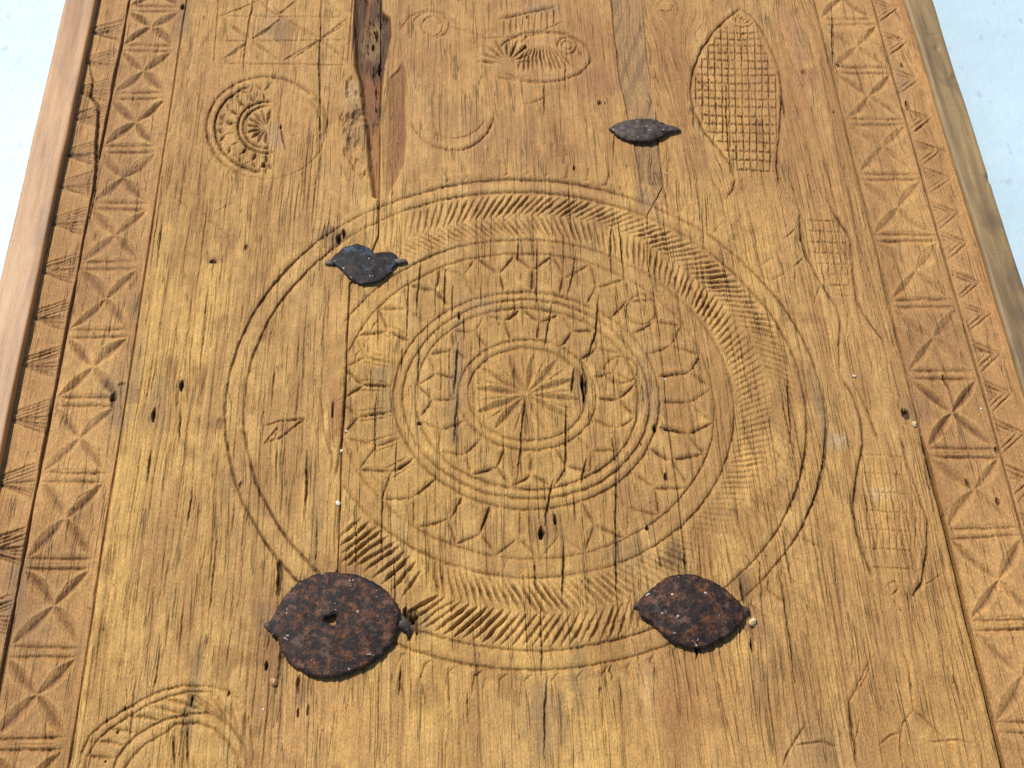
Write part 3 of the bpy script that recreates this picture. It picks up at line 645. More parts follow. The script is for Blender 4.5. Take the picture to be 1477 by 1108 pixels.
# grime lodged in cracks; cut bottoms darkened as part grime, part painted shade
cut_dark = sstep(.0006, .0019, G)
C = mix(C, rgb(84, 52, 26), np.clip(np.where(PANEL, .85, .55)*cut_dark*(.35+1.1*fbm(X*70, Y*40, 101, 2)), 0, .9))
C = mix(C, rgb(46, 29, 17), np.clip(CD, 0, 1)*.88)
lip_light = np.clip(-GE/.0009, 0, 1)  # raised lips of the cuts get a pale painted highlight
C = mix(C, np.broadcast_to(rgb(214, 172, 104), X.shape+(3,)), .38*lip_light*(.4+fbm(X*60, Y*60, 131, 2)))
C = np.clip(C, .004, .9)

# ------------------------------------------------------------------ materials
def mat(name):
    m = bpy.data.materials.new(name); m.use_nodes = True; n = m.node_tree.nodes; b = n['Principled BSDF']
    return m, n, m.node_tree.links, b

def wood_mat():
    m, n, l, b = mat('carved_wood')
    a = n.new('ShaderNodeAttribute'); a.attribute_name = 'tone'
    g = n.new('ShaderNodeAttribute'); g.attribute_name = 'grain'
    mp = n.new('ShaderNodeVectorMath'); mp.operation = 'MULTIPLY'; mp.inputs[1].default_value = (1100, 60, 600)
    l.new(g.outputs['Vector'], mp.inputs[0])
    t1 = n.new('ShaderNodeTexNoise'); t1.inputs['Scale'].default_value = 1; t1.inputs['Detail'].default_value = 3; t1.inputs['Roughness'].default_value = .6
    l.new(mp.outputs[0], t1.inputs['Vector'])
    mp2 = n.new('ShaderNodeVectorMath'); mp2.operation = 'MULTIPLY'; mp2.inputs[1].default_value = (1000, 460, 500); l.new(g.outputs['Vector'], mp2.inputs[0])
    t2 = n.new('ShaderNodeTexNoise'); t2.inputs['Scale'].default_value = 1; t2.inputs['Detail'].default_value = 4; t2.inputs['Roughness'].default_value = .65
    l.new(mp2.outputs[0], t2.inputs['Vector'])
    r1 = n.new('ShaderNodeMapRange'); r1.inputs['From Min'].default_value = .3; r1.inputs['From Max'].default_value = .7; r1.inputs['To Min'].default_value = .88; r1.inputs['To Max'].default_value = 1.12
    l.new(t1.outputs['Fac'], r1.inputs['Value'])
    r2 = n.new('ShaderNodeMapRange'); r2.inputs['From Min'].default_value = .3; r2.inputs['From Max'].default_value = .7; r2.inputs['To Min'].default_value = .66; r2.inputs['To Max'].default_value = 1.32
    l.new(t2.outputs['Fac'], r2.inputs['Value'])
    mm = n.new('ShaderNodeMath'); mm.operation = 'MULTIPLY'; l.new(r1.outputs[0], mm.inputs[0]); l.new(r2.outputs[0], mm.inputs[1])
    # hairline drying checks along the fibres
    mp3 = n.new('ShaderNodeVectorMath'); mp3.operation = 'MULTIPLY'; mp3.inputs[1].default_value = (190, 7, 1); l.new(g.outputs['Vector'], mp3.inputs[0])
    t3 = n.new('ShaderNodeTexNoise'); t3.inputs['Scale'].default_value = 1; t3.inputs['Detail'].default_value = 2; t3.inputs['Distortion'].default_value = .3; l.new(mp3.outputs[0], t3.inputs['Vector'])
    s3 = n.new('ShaderNodeMath'); s3.operation = 'SUBTRACT'; s3.inputs[1].default_value = .5; l.new(t3.outputs['Fac'], s3.inputs[0])
    a3 = n.new('ShaderNodeMath'); a3.operation = 'ABSOLUTE'; l.new(s3.outputs[0], a3.inputs[0])
    mp4 = n.new('ShaderNodeVectorMath'); mp4.operation = 'MULTIPLY'; mp4.inputs[1].default_value = (120, 18, 1); l.new(g.outputs['Vector'], mp4.inputs[0])
    t4 = n.new('ShaderNodeTexNoise'); t4.inputs['Scale'].default_value = 1; t4.inputs['Detail'].default_value = 2; l.new(mp4.outputs[0], t4.inputs['Vector'])
    w4 = n.new('ShaderNodeMapRange'); w4.inputs['From Min'].default_value = .46; w4.inputs['From Max'].default_value = .66; w4.inputs['To Min'].default_value = .0001; w4.inputs['To Max'].default_value = .028; l.new(t4.outputs['Fac'], w4.inputs['Value'])
    dv = n.new('ShaderNodeMath'); dv.operation = 'DIVIDE'; dv.use_clamp = True; l.new(a3.outputs[0], dv.inputs[0]); l.new(w4.outputs[0], dv.inputs[1])
    hl = n.new('ShaderNodeMapRange'); hl.inputs['From Max'].default_value = 1; hl.inputs['To Min'].default_value = .52; hl.inputs['To Max'].default_value = 1; l.new(dv.outputs[0], hl.inputs['Value'])
    m5 = n.new('ShaderNodeMath'); m5.operation = 'MULTIPLY'; l.new(mm.outputs[0], m5.inputs[0]); l.new(hl.outputs[0], m5.inputs[1]); mm = m5
    vm = n.new('ShaderNodeVectorMath'); vm.operation = 'SCALE'; l.new(a.outputs['Color'], vm.inputs[0]); l.new(mm.outputs[0], vm.inputs['Scale'])
    l.new(vm.outputs[0], b.inputs['Base Color'])
    ad = n.new('ShaderNodeMath'); ad.operation = 'ADD'; l.new(t1.outputs['Fac'], ad.inputs[0]); l.new(t2.outputs['Fac'], ad.inputs[1])
    ad0 = ad; ad = n.new('ShaderNodeMath'); ad.operation = 'ADD'; l.new(ad0.outputs[0], ad.inputs[0]); l.new(dv.outputs[0], ad.inputs[1])
    bp = n.new('ShaderNodeBump'); bp.inputs['Strength'].default_value = .75; bp.inputs['Distance'].default_value = .0011
    l.new(ad.outputs[0], bp.inputs['Height']); l.new(bp.outputs[0], b.inputs['Normal'])
    b.inputs['Roughness'].default_value = .62; b.inputs['Specular IOR Level'].default_value = .35
    return m
WOOD = wood_mat()

# ------------------------------------------------------------------ turn the field into objects
# smooth normals of the whole field, shared by the pieces so that no seam shows inside a board
gy, gx = np.gradient(Z, ys, xs)
NRM = np.dstack([-gx, -gy, np.ones_like(Z)]); NRM /= np.linalg.norm(NRM, axis=2)[..., None]

def props(o, label=None, category=None, group=None, kind=None):
    if label: o['label'] = label
    if category: o['category'] = category
    if group: o['group'] = group
    if kind: o['kind'] = kind
    return o

door = bpy.data.objects.new('carved_door_panel', None); COL.objects.link(door); door.location = (0, 0, -.045)
props(door, 'weathered carved wooden door panel with round medallion and rusty iron plates on white floor', 'carved panel', kind='thing')

def field_object(name, mask, parent, skirt=None):
    jj, ii = np.nonzero(mask)
    if len(jj) == 0: return None
    v00 = jj*NX+ii
    quads = np.column_stack([v00, v00+1, v00+NX+1, v00+NX])
    uq, inv = np.unique(quads.ravel(), return_inverse=True)
    inv = inv.reshape(-1, 4)
    co = np.column_stack([X.ravel()[uq], Y.ravel()[uq], Z.ravel()[uq]])
    nr = NRM.reshape(-1, 3)[uq]; cc = C.reshape(-1, 3)[uq]; gr_ = np.column_stack([U.ravel()[uq], co[:, 1], co[:, 2]])
    if skirt is not None:
        # close the board with sides going down to its underside: boundary edges of the WHOLE board
        E = np.vstack([inv_edges(skirt)])
        keys = E
        vs = np.unique(keys.ravel()); base = len(co)
        lut = {int(v): k for k, v in enumerate(vs)}
        xv, yv, zv = X.ravel()[vs], Y.ravel()[vs], Z.ravel()[vs]
        cxm = xv.mean()
        top = np.column_stack([xv, yv, zv]); bot = np.column_stack([xv+np.sign(cxm-xv)*.0006, yv, np.full(len(vs), -.040)])
        co = np.vstack([co, top, bot]); nv = len(vs)
        nn = np.column_stack([np.sign(xv-cxm), 0*xv, 0*xv+.01]); nn /= np.linalg.norm(nn, axis=1)[:, None]
        nr = np.vstack([nr, nn, nn]); ccs = C.reshape(-1, 3)[vs]*.9
        cc = np.vstack([cc, ccs, ccs]); gg = np.column_stack([U.ravel()[vs], yv, zv]); gb = gg.copy(); gb[:, 2] = -.04
        gr_ = np.vstack([gr_, gg, gb])
        ea = np.array([lut[int(v)] for v in keys[:, 0]]); eb = np.array([lut[int(v)] for v in keys[:, 1]])
        inv = np.vstack([inv, np.column_stack([base+eb, base+ea, base+nv+ea, base+nv+eb])])
    nf = len(inv); me = bpy.data.meshes.new(name)
    me.vertices.add(len(co)); me.vertices.foreach_set('co', (co-np.array([0, 0, -.045])).astype(np.float32).ravel())
    me.loops.add(nf*4); me.loops.foreach_set('vertex_index', inv.astype(np.int32).ravel())
    me.polygons.add(nf); me.polygons.foreach_set('loop_start', np.arange(0, nf*4, 4, dtype=np.int32))
    me.update(calc_edges=True)
    me.shade_smooth()
    me.normals_split_custom_set_from_vertices(nr.astype(np.float32))
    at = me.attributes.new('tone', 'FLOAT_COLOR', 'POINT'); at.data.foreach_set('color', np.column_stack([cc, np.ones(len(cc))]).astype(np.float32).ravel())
    at = me.attributes.new('grain', 'FLOAT_VECTOR', 'POINT'); at.data.foreach_set('vector', gr_.astype(np.float32).ravel())
    me.materials.append(WOOD)
    o = bpy.data.objects.new(name, me); COL.objects.link(o); o.parent = parent
    return o

def inv_edges(mask):
    """directed boundary edges of a set of cells"""
    m = np.pad(mask, 1); jj, ii = np.nonzero(mask); out = []
    for dj, di, a, b in ((-1, 0, (0, 0), (0, 1)), (0, 1, (0, 1), (1, 1)), (1, 0, (1, 1), (1, 0)), (0, -1, (1, 0), (0, 0))):
        s = ~m[jj+1+dj, ii+1+di]
        va = (jj[s]+a[0])*NX+ii[s]+a[1]; vb = (jj[s]+b[0])*NX+ii[s]+b[1]; out.append(np.column_stack([va, vb]))
    return np.vstack(out)

FX = (xs[:-1]+xs[1:])/2; FY = (ys[:-1]+ys[1:])/2
CX, CY = np.meshgrid(FX, FY)
def cell(a): return a[:-1, :-1]
cL2, cL3, cR3, cR2, cJ1, cJ2 = [jx(S, CY) for S in (S_L2, S_L3, S_R3, S_R2, J1, J2)]
boards = [('border_strip', CX < cL2), ('border_strip', (CX >= cL2) & (CX < cL3)), ('plank', (CX >= cL3) & (CX < cJ1)), ('plank', (CX >= cJ1) & (CX < cJ2)),
          ('plank', (CX >= cJ2) & (CX < cR3)), ('border_strip', (CX >= cR3) & (CX < cR2)), ('border_strip', CX >= cR2)]
blabels = ['narrow left border strip cut with hatched triangles', 'left border strip of chip-carved squares', 'left plank, worn almost smooth', 'middle plank with most of the medallion',
           'right plank with three netted fish', 'right border strip of chip-carved squares', 'narrow right border strip cut with hatched triangles']
rr = np.hypot(CX, CY)/R
def rings():
    return [('outer_ring', (rr >= .93) & (rr < 1.012), None), ('herringbone_band', (rr >= .70) & (rr < .93), None), ('petal_ring', (rr >= .45) & (rr < .70), None),
            ('inner_ring', (rr >= .372) & (rr < .45), None), ('petal_ring', (rr >= .235) & (rr < .372), 'small inner ring of petals'), ('central_star', rr < .235, None)]
def pm(pts): return cell(poly_full(pts)) > 0
feat = rings()
feat += [('fish_carving', pm(FISH1[:-1]+[(1121, 245)]+FISH1R[::-1][1:-1]), 'fish with a netted body beside the far right edge'),
         ('fish_carving', pm([(1150, 305), (1154, 346), (1164, 374), (1185, 413), (1207, 446), (1236, 450), (1236, 433), (1231, 384), (1226, 343), (1205, 305)]), 'small worn netted fish'),
         ('fish_carving', pm(F3L[2:]+F3B[::-1]+[(1268, 636)]), 'faint long fish near the right seam'),
         ('rosette_carving', pm(ell(RC, 92, 80, 0, 350, 36)), 'half-worn petal rosette'),
         ('star_carving', pm([(314, -60), (307, 94), (503, 94), (508, -60)]), 'square with two scratched stars'),
         ('rosette_carving', pm([(100, 1130)]+[(x-8, y-10) for x, y in A_OUT]+[(385, 1060), (400, 1130)]), 'edge of a second medallion'),
         ('gouge', (cell(g1) > 0) | (cell(g2) > 0) | (cell(RAG) > 0), 'long red-brown gouge with a ragged edge'),
         ('repair_strip', cell(PATCH) > 0, 'curved strip let into the joint'),
         ('small_fish_carving', pm(ell((784, 84), 76, 44, 0, 350, 36)), 'small fish-like figure with a round eye'),
         ('cup_carving', pm(ell((652, 170), 66, 56, 0, 350, 36)), 'worn cup-shaped arc')]
for k, (bn, bm_) in enumerate(boards):
    left = bm_.copy(); kids = []
    if bn == 'plank':
        for fn, fm, fl in feat[::-1]:
            m_ = left & fm
            if m_.sum() > 900 and m_.sum() > .04*fm.sum(): kids.append((fn, m_, fl)); left &= ~m_
    elif k in (1, 5):
        for side, y0, y1, xa, xb in SQ:
            if (side == 0) == (k == 1):
                m_ = left & (CY > y0) & (CY < y1) & (CX > xa) & (CX < xb)
                if m_.sum() > 900: kids.append(('square_carving', m_, None)); left &= ~m_
    else:
        for side, y0, y1 in TRI:
            if (side == 0) == (k == 0):
                m_ = left & (CY > y0) & (CY < y1) & ((CX > XL1+.003) if side == 0 else (CX < XR1-.001))
                if m_.sum() > 600: kids.append(('triangle_carving', m_, None)); left &= ~m_
    b = field_object(bn, left, door, skirt=bm_); b['label'] = blabels[k]
    kk = []
    for fn, m_, fl in kids:
        if k == 3 and fn in ('outer_ring', 'herringbone_band'): kk += [(fn, m_ & (CY > 0), None), (fn, m_ & (CY <= 0), None)]
        else: kk.append((fn, m_, fl))
    for fn, m_, fl in kk:
        o = field_object(fn, m_, b)
        if fl: o['label'] = fl

# ------------------------------------------------------------------ edge rails (separate battens along both sides)
def noise_mat(name, cols, scale, rough=.65, bump=.0004, bscale=None, spots=None):
    m, n, l, b = mat(name)
    tc = n.new('ShaderNodeTexCoord'); mp = n.new('ShaderNodeVectorMath'); mp.operation = 'MULTIPLY'; mp.inputs[1].default_value = scale; l.new(tc.outputs['Object'], mp.inputs[0])
    t = n.new('ShaderNodeTexNoise'); t.inputs['Scale'].default_value = 1; t.inputs['Detail'].default_value = 5; t.inputs['Roughness'].default_value = .6; t.inputs['Distortion'].default_value = .4
    l.new(mp.outputs[0], t.inputs['Vector'])
    r = n.new('ShaderNodeValToRGB'); l.new(t.outputs['Fac'], r.inputs[0])
    e = r.color_ramp.elements
    for i, (p, c) in enumerate(cols):
        el = e[i] if i < 2 else e.new(p)
        el.position = p; el.color = (*rgb(*c), 1)
    col = r.outputs[0]
    if spots:
        for sc, lo_, hi_, c, amt in spots:
            m2 = n.new('ShaderNodeVectorMath'); m2.operation = 'MULTIPLY'; m2.inputs[1].default_value = sc; l.new(tc.outputs['Object'], m2.inputs[0])
            t2 = n.new('ShaderNodeTexNoise'); t2.inputs['Scale'].default_value = 1; t2.inputs['Detail'].default_value = 4; l.new(m2.outputs[0], t2.inputs['Vector'])
            mr = n.new('ShaderNodeMapRange'); mr.inputs['From Min'].default_value = lo_; mr.inputs['From Max'].default_value = hi_; mr.inputs['To Max'].default_value = amt; l.new(t2.outputs['Fac'], mr.inputs['Value'])
            mx = n.new('ShaderNodeMix'); mx.data_type = 'RGBA'; l.new(mr.outputs[0], mx.inputs['Factor']); l.new(col, mx.inputs['A']); mx.inputs['B'].default_value = (*rgb(*c), 1); col = mx.outputs['Result']
    l.new(col, b.inputs['Base Color'])
    bp = n.new('ShaderNodeBump'); bp.inputs['Distance'].default_value = bump; bp.inputs['Strength'].default_value = .8
    t3 = n.new('ShaderNodeTexNoise'); t3.inputs['Scale'].default_value = 1; t3.inputs['Detail'].default_value = 5; t3.inputs['Roughness'].default_value = .65
    m3 = n.new('ShaderNodeVectorMath'); m3.operation = 'MULTIPLY'; m3.inputs[1].default_value = bscale or tuple(3*s for s in scale); l.new(tc.outputs['Object'], m3.inputs[0]); l.new(m3.outputs[0], t3.inputs['Vector'])
    l.new(t3.outputs['Fac'], bp.inputs['Height']); l.new(bp.outputs[0], b.inputs['Normal'])
    b.inputs['Roughness'].default_value = rough
    return m, b
RAIL_L, bl = noise_mat('smooth_rail_wood', [(.30, (150, 106, 60)), (.5, (180, 134, 84)), (.75, (194, 150, 98))], (60, 5, 40), .5, .00025, (900, 60, 500),
                       spots=[((30, 14, 20), .52, .68, (128, 92, 66), .55), ((700, 50, 300), .45, .7, (130, 92, 66), .35), ((400, 260, 200), .60, .72, (110, 80, 60), .35)])
RAIL_R, br = noise_mat('grey_rail_wood', [(.30, (108, 86, 54)), (.5, (142, 116, 74)), (.75, (170, 142, 94))], (90, 6, 60), .6, .0004, (800, 50, 500),
                       spots=[((26, 11, 20), .54, .66, (86, 66, 50), .6), ((800, 40, 300), .5, .7, (84, 68, 46), .4), ((40, 400, 60), .58, .7, (80, 70, 50), .25)])
def rail(name, xa, xb, hgt, m, cham, seed, label):
    ysr = np.concatenate([np.arange(-.9, -.34, .02), np.arange(-.34, .53, .002), np.arange(.53, 1.0, .02)])
    w_ = xb-xa
    prof = [(0, -.045)]
    for k in range(5):
        t = k/4*math.pi/2; prof.append((cham-cham*math.cos(t), hgt-cham+cham*math.sin(t)))
    for k in range(1, 14): prof.append((cham+(w_-2*cham)*k/14, hgt))
    for k in range(5):
        t = k/4*math.pi/2; prof.append((w_-cham+cham*math.sin(t), hgt-cham+cham*math.cos(t)))
    prof.append((w_, -.045)); prof = np.array(prof); n = len(prof)
    XX = xa+prof[None, :, 0]+np.zeros((len(ysr), 1)); ZZ = prof[None, :, 1]+np.zeros((len(ysr), 1)); YY = ysr[:, None]+np.zeros((1, n))
    top = (ZZ > -.02)
    XX = XX+top*.0009*(fbm(YY*10, YY*0+seed, seed, 3)-.5)*2*np.sign(prof[None, :, 0]-w_/2)
    ZZ = ZZ+top*(.0012*(fbm(XX*50, YY*9, seed+1, 3)-.5)+.0005*(fbm(XX*300, YY*14, seed+2, 2)-.5))
    return XX, YY, ZZ, n, len(ysr)
def rail_obj(name, xa, xb, hgt, m, cham, seed, label, dents=()):
    XX, YY, ZZ, n, k = rail(name, xa, xb, hgt, m, cham, seed, label)
    for px, py, rx, ry, de in dents:
        p = P((px, py), hgt)[0]; q = np.clip(1-np.hypot((XX-p[0])/rx, (YY-p[1])/ry), 0, 1); ZZ -= de*np.minimum(q*2, 1)
    vs = np.column_stack([XX.ravel(), YY.ravel(), ZZ.ravel()+.045])
    fs = [(j*n+i, j*n+i+1, (j+1)*n+i+1, (j+1)*n+i) for j in range(k-1) for i in range(n-1)]
    fs += [tuple(range(n))[::-1], tuple((k-1)*n+i for i in range(n))]
    me = bpy.data.meshes.new(name); me.from_pydata(vs.tolist(), [], fs); me.update(); me.shade_smooth(); me.materials.append(m)
    o = bpy.data.objects.new(name, me); COL.objects.link(o); o.parent = door; o['label'] = label
    return o
HL = .0065
xa = float(P((24, 300), HL)[0, 0]); xb = float(P((74.5, 300), HL)[0, 0])
print('rail L', xa, xb, P((92, 0), HL), P((135, 0), HL), P((16, 570), HL))
rail_obj('side_rail', xa, xb, HL, RAIL_L, .0018, 201, 'smooth reddish-brown rail along the left edge')
HR = .0035
rail_obj('side_rail', XR1+.0002, float(P((1442, 300), HR)[0, 0]), HR, RAIL_R, .0035, 211, 'grey-brown weathered rail along the right edge',
         dents=[(1352, 70, .0035, .006, .0012), (1376, 112, .0035, .006, .0015), (1425, 257, .0035, .007, .0020), (1346, 50, .010, .003, .0006)])

# ------------------------------------------------------------------ rusty iron plates
def iron_mat(name, base, rust, blue, rust_amt, blue_amt):
    m, n, l, b = mat(name)
    tc = n.new('ShaderNodeTexCoord')
    def nz(sc, det=5, rg=.65):
        t = n.new('ShaderNodeTexNoise'); t.inputs['Scale'].default_value = sc; t.inputs['Detail'].default_value = det; t.inputs['Roughness'].default_value = rg; l.new(tc.outputs['Object'], t.inputs['Vector']); return t
    def mr(t, a, c, amt):
        r = n.new('ShaderNodeMapRange'); r.inputs['From Min'].default_value = a; r.inputs['From Max'].default_value = c; r.inputs['To Max'].default_value = amt; l.new(t.outputs['Fac'], r.inputs['Value']); return r.outputs[0]
    def mx(f, a, c):
        x = n.new('ShaderNodeMix'); x.data_type = 'RGBA'; l.new(f, x.inputs['Factor'])
        if isinstance(a, tuple): x.inputs['A'].default_value = a
        else: l.new(a, x.inputs['A'])
        x.inputs['B'].default_value = c; return x.outputs['Result']
    c4 = lambda c: (*rgb(*c), 1)
    c = mx(mr(nz(140, 5), .42, .58, 1), c4(base), c4(tuple(int(v*.55) for v in base)))
    c = mx(mr(nz(120, 8, .80), .49, .63, rust_amt), c, c4(rust))
    c = mx(mr(nz(520, 5, .7), .56, .64, rust_amt*.8), c, c4(tuple(int(v*.8) for v in rust)))
    c = mx(mr(nz(60, 5, .7), .54, .66, blue_amt), c, c4(blue))
    c = mx(mr(nz(150, 4, .7), .66, .68, .95), c, c4((200, 190, 172)))
    ge = n.new('ShaderNodeNewGeometry'); er = n.new('ShaderNodeMapRange'); er.inputs['From Min'].default_value = .56; er.inputs['From Max'].default_value = .66; er.inputs['To Max'].default_value = .30; l.new(ge.outputs['Pointiness'], er.inputs['Value'])
    c = mx(er.outputs[0], c, c4((150, 140, 130)))
    l.new(c, b.inputs['Base Color'])
    bp = n.new('ShaderNodeBump'); bp.inputs['Distance'].default_value = .0011; bp.inputs['Strength'].default_value = .9
    l.new(nz(300, 6, .7).outputs['Fac'], bp.inputs['Height']); l.new(bp.outputs[0], b.inputs['Normal'])
    b.inputs['Metallic'].default_value = .2; b.inputs['Roughness'].default_value = .5; b.inputs['Specular IOR Level'].default_value = .28
    return m
I1 = iron_mat('dark_iron_brown', (30, 22, 22), (124, 72, 34), (84, 80, 78), .85, .5)
I2 = iron_mat('dark_iron_blue', (24, 24, 28), (88, 60, 46), (56, 80, 98), .5, .9)
I3 = iron_mat('dark_iron_grey', (82, 72, 66), (104, 78, 60), (110, 104, 100), .45, .5)

def plate(outline, z_edge, dome, m, label, hole=None, bend=0.0, seed=1, thick=.0014, lift=None, rim=(.35, .7)):
    """a hammered iron plate; outline measured clockwise on the plane at its own height"""
    q = P(outline, z_edge); q = resample(np.vstack([q, q[:1]]), .0022)[:-1]; n = len(q)
    q = q+.00035*rng.normal(size=q.shape)
    c = P([hole[0]], z_edge)[0] if hole else q.mean(0); hr = hole[1] if hole else .0
    K = 16; vs = []; 
    for k in range(K+1):
        t = k/K
        inner = c+(q-c)/np.maximum(np.linalg.norm(q-c, axis=1)[:, None], 1e-6)*np.array([[hr, hr]])*(1+.25*np.sin(np.arange(n)*2*math.pi/n*3+1))[:, None] if hr else np.tile(c, (n, 1))
        p = inner*(1-t)+q*t
        z = z_edge+dome*(1-t**2.2)+.0010*(fbm(p[:, 0]*90, p[:, 1]*90, seed, 3)-.5)*2+bend*((p[:, 0]-c[0])/.03)**2
        if k == 0 and hr: z = z-.0012
        if lift is not None: z = z+lift(p)
        vs.append(np.column_stack([p, z]))
    topv = np.vstack(vs); botv = topv.copy(); botv[:, 2] -= thick
    V = np.vstack([topv, botv]); o_ = len(topv); F = []
    for k in range(K):
        for i in range(n):
            a, b_ = k*n+i, k*n+(i+1) % n; d_, e_ = a+n, b_+n
            F.append((a, d_, e_, b_)); F.append((o_+b_, o_+e_, o_+d_, o_+a))
    for i in range(n):
        a, b_ = K*n+i, K*n+(i+1) % n; F.append((a, o_+a, o_+b_, b_))
        if hr: a, b_ = i, (i+1) % n; F.append((b_, o_+b_, o_+a, a))
    V[:, 2] += .045
    me = bpy.data.meshes.new('iron_plate'); me.from_pydata(V.tolist(), [], F); me.update(); me.shade_smooth(); me.materials.append(m)
    import bmesh
    bm = bmesh.new(); bm.from_mesh(me); bmesh.ops.remove_doubles(bm, verts=bm.verts, dist=1e-6); bmesh.ops.recalc_face_normals(bm, faces=bm.faces); bm.to_mesh(me); bm.free()
    me.shade_smooth()
    o = bpy.data.objects.new('iron_plate', me); COL.objects.link(o); o.parent = door; o['label'] = label
    return o

def strap(px, zs, w0, parent, m, name='prong'):
    """the narrow end of a plate, bent over and driven into the wood"""
    p = np.array([P((a, b), z)[0] for (a, b), z in zip(px, zs)]); V = []; F = []
    for k in range(len(p)):
        d = p[min(k+1, len(p)-1)]-p[max(k-1, 0)]; d = d/(np.linalg.norm(d)+1e-9); nn = np.array([-d[1], d[0]]); ww = w0[k]
        for s, dz in ((-1, 0), (0, .0007), (1, 0), (1, -.0014), (-1, -.0014)):
            V.append((*(p[k]+nn*ww*s), zs[k]+dz+.045))
    for k in range(len(p)-1):
        for i in range(5):
            F.append((k*5+i, k*5+(i+1) % 5, (k+1)*5+(i+1) % 5, (k+1)*5+i))
    F += [(0, 1, 2, 3, 4), tuple(len(V)-5+i for i in range(5))[::-1]]
    me = bpy.data.meshes.new(name); me.from_pydata(V, [], F); me.update(); me.shade_smooth(); me.materials.append(m)
    import bmesh
    bm = bmesh.new(); bm.from_mesh(me); bmesh.ops.recalc_face_normals(bm, faces=bm.faces); bm.to_mesh(me); bm.free()
    o = bpy.data.objects.new(name, me); COL.objects.link(o); o.parent = parent
    return o

pl3 = plate([(386, 903), (398, 880), (412, 858), (430, 840), (452, 829), (480, 825), (510, 828), (538, 838), (560, 855), (574, 872), (579, 893), (572, 912), (566, 928), (552, 944), (535, 956), (512, 967), (488, 976), (462, 977), (438, 969), (418, 956), (406, 940), (400, 922), (391, 913)],
            .0038, .0022, I1, 'large round rusty plate with a hole in its middle', hole=((478, 895), .0042), seed=301)
strap([(572, 895), (583, 900), (588, 912), (584, 922)], [.0030, .0034, .001, -.006], [.006, .0042, .0034, .003], pl3, I1)
strap([(395, 905), (385, 900), (383, 896)], [.0026, .0018, -.004], [.004, .0028, .002], pl3, I1)
pl4 = plate([(917, 873), (925, 862), (938, 850), (952, 838), (965, 831), (985, 827), (1005, 830), (1028, 838), (1046, 850), (1062, 864), (1073, 876), (1074, 892), (1066, 903), (1052, 915), (1036, 926), (1016, 934), (994, 934), (974, 928), (956, 914), (940, 898), (924, 888)],
            .0040, .0026, I1, 'leaf-shaped rusty plate with a pale crumb at its tip', seed=302)
strap([(1066, 884), (1076, 878), (1082, 876)], [.0032, .002, -.004], [.005, .003, .002], pl4, I1)
strap([(925, 874), (917, 872), (913, 870)], [.0030, .0016, -.004], [.004, .0024, .0015], pl4, I1)
pl2 = plate([(476, 376), (484, 367), (497, 356), (515, 352), (530, 356), (540, 366), (552, 363), (566, 364), (574, 371), (573, 380), (565, 390), (556, 400), (542, 407), (522, 410), (508, 404), (500, 396), (488, 384)],
            .0034, .0018, I2, 'small blue-black plate with a wavy outline at the ring', seed=303)
strap([(566, 374), (576, 377), (586, 376), (591, 380)], [.0034, .0036, .0025, -.004], [.0042, .0026, .0022, .0018], pl2, I3)
strap([(482, 377), (472, 378), (466, 378)], [.0034, .0024, -.004], [.0035, .0028, .002], pl2, I3)
pl1 = plate([(880, 184), (890, 178), (905, 173), (925, 171), (945, 172), (958, 178), (972, 183), (966, 189), (955, 197), (940, 203), (922, 204), (905, 202), (890, 195)],
            .0036, .0030, I3, 'narrow grey plate bridging the repaired joint', seed=304)
strap([(960, 184), (970, 185), (979, 186), (982, 187)], [.0036, .0036, .002, -.004], [.005, .0035, .0024, .0018], pl1, I3)
strap([(890, 186), (882, 184), (878, 185)], [.0036, .0026, -.003], [.004, .0028, .002], pl1, I3)

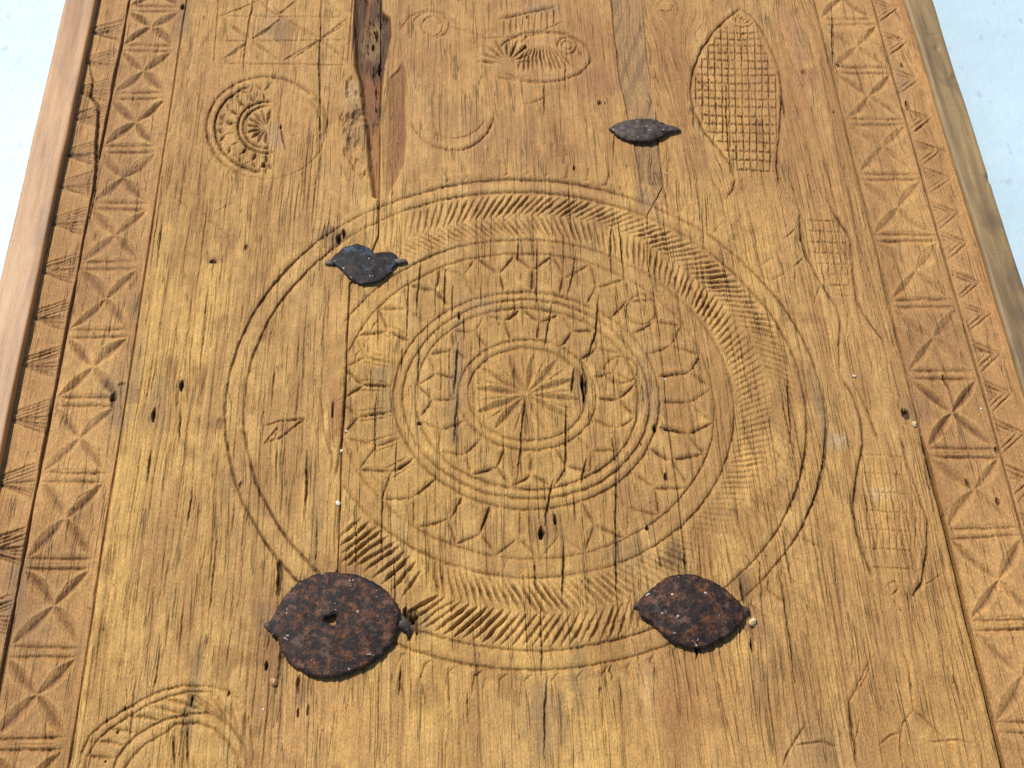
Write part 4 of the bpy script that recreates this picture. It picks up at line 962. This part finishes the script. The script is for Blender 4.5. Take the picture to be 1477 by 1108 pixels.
# ------------------------------------------------------------------ small loose bits lying on the wood
def crumb_mat(name, c):
    m, b = noise_mat(name, [(.3, tuple(int(v*.75) for v in c)), (.6, c), (.8, tuple(min(255, int(v*1.08)) for v in c))], (600, 600, 600), .55, .0003)
    b.inputs['Subsurface Weight'].default_value = .05
    return m
CR1 = crumb_mat('pale_crumb', (222, 198, 140)); CR2 = crumb_mat('tan_crumb', (206, 156, 104)); CR3 = crumb_mat('white_flake', (236, 226, 206))
def zat(x, y):
    i = min(max(np.searchsorted(xs, x), 0), NX-1); j = min(max(np.searchsorted(ys, y), 0), NY-1); return float(Z[j-1:j+2, i-1:i+2].max())
def crumb(name, px, py, sx, sy, sz, m, label, cat, group=None, seed=0):
    p = P((px, py))[0]; import bmesh
    bm = bmesh.new(); bmesh.ops.create_icosphere(bm, subdivisions=2, radius=1)
    for v in bm.verts:
        n_ = fbm(np.array([v.co.x*1.6+seed]), np.array([v.co.y*1.6+v.co.z*1.3]), seed, 3)[0]
        v.co *= .45+1.1*n_
        v.co.x *= sx; v.co.y *= sy; v.co.z *= sz
        v.co.z = max(v.co.z, -sz*.35)+sz*.35
    me = bpy.data.meshes.new(name); bm.to_mesh(me); bm.free(); me.materials.append(m)
    o = bpy.data.objects.new(name, me); COL.objects.link(o); o.location = (p[0], p[1], zat(*p)-.0002); o.rotation_euler = (0, 0, seed*1.3)
    return props(o, label, cat, group)
crumb('resin_crumb', 1086, 897, .0036, .0030, .0024, CR1, 'pale cream crumb beside the right tip of the leaf-shaped rusty plate', 'crumb', seed=3)
crumb('wood_crumb', 394, 985, .0028, .0026, .0022, CR2, 'small round tan wood crumb just below the left side of the large round plate', 'crumb', seed=5)
for k, (a, b, s, lab) in enumerate([(500, 622, .0011, 'white flake on the left joint, level with the centre of the medallion'), (493, 650, .0012, 'white flake on the left joint, a little nearer than the one beside the petals'),
                                    (488, 726, .0018, 'larger pale flake on the left joint halfway between ring centre and the large plate'), (1232, 543, .0013, 'white flake on the right plank beside the third fish'),
                                    (1318, 612, .0022, 'yellowish splinter at the broken spot where the right seam opens'), (960, 548, .0008, 'tiny white flake right of the central star'),
                                    (1326, 388, .0009, 'tiny white flake on the right row of carved squares'), (1416, 588, .0010, 'tiny white flake between squares and triangles of the right border'),
                                    (962, 250, .0008, 'tiny white flake nearer than the narrow grey plate'), (380, 1024, .0008, 'tiny white flake left of the near plank joint')]):
    crumb('flake', a, b, s, s*1.3, s*.7, CR3 if k != 4 else CR1, lab, 'flake', 'pale flakes lying on the wood', seed=20+k)

# ------------------------------------------------------------------ the white surface underneath
GM, gb = noise_mat('white_painted_floor', [(.30, (180, 205, 215)), (.5, (188, 211, 221)), (.7, (194, 216, 225))], (9, 9, 9), .5, .0014, (60, 45, 40),
                   spots=[((90, 40, 30), .63, .71, (140, 150, 172), .45), ((7, 7, 7), .45, .7, (184, 205, 218), .6)])
me = bpy.data.meshes.new('floor'); S = 6.0
me.from_pydata([(-S, -S, 0), (S, -S, 0), (S, S, 0), (-S, S, 0)], [], [(0, 1, 2, 3)]); me.update(); me.materials.append(GM)
fl = bpy.data.objects.new('floor', me); COL.objects.link(fl); fl.location = (0, 0, -.0455)
props(fl, 'smooth bluish-white painted floor under the carved door', kind='structure')
fl['label'] = 'smooth bluish-white floor under the carved door'
print('tris about', 2*(NX-1)*(NY-1), 'grid', NX, NY)
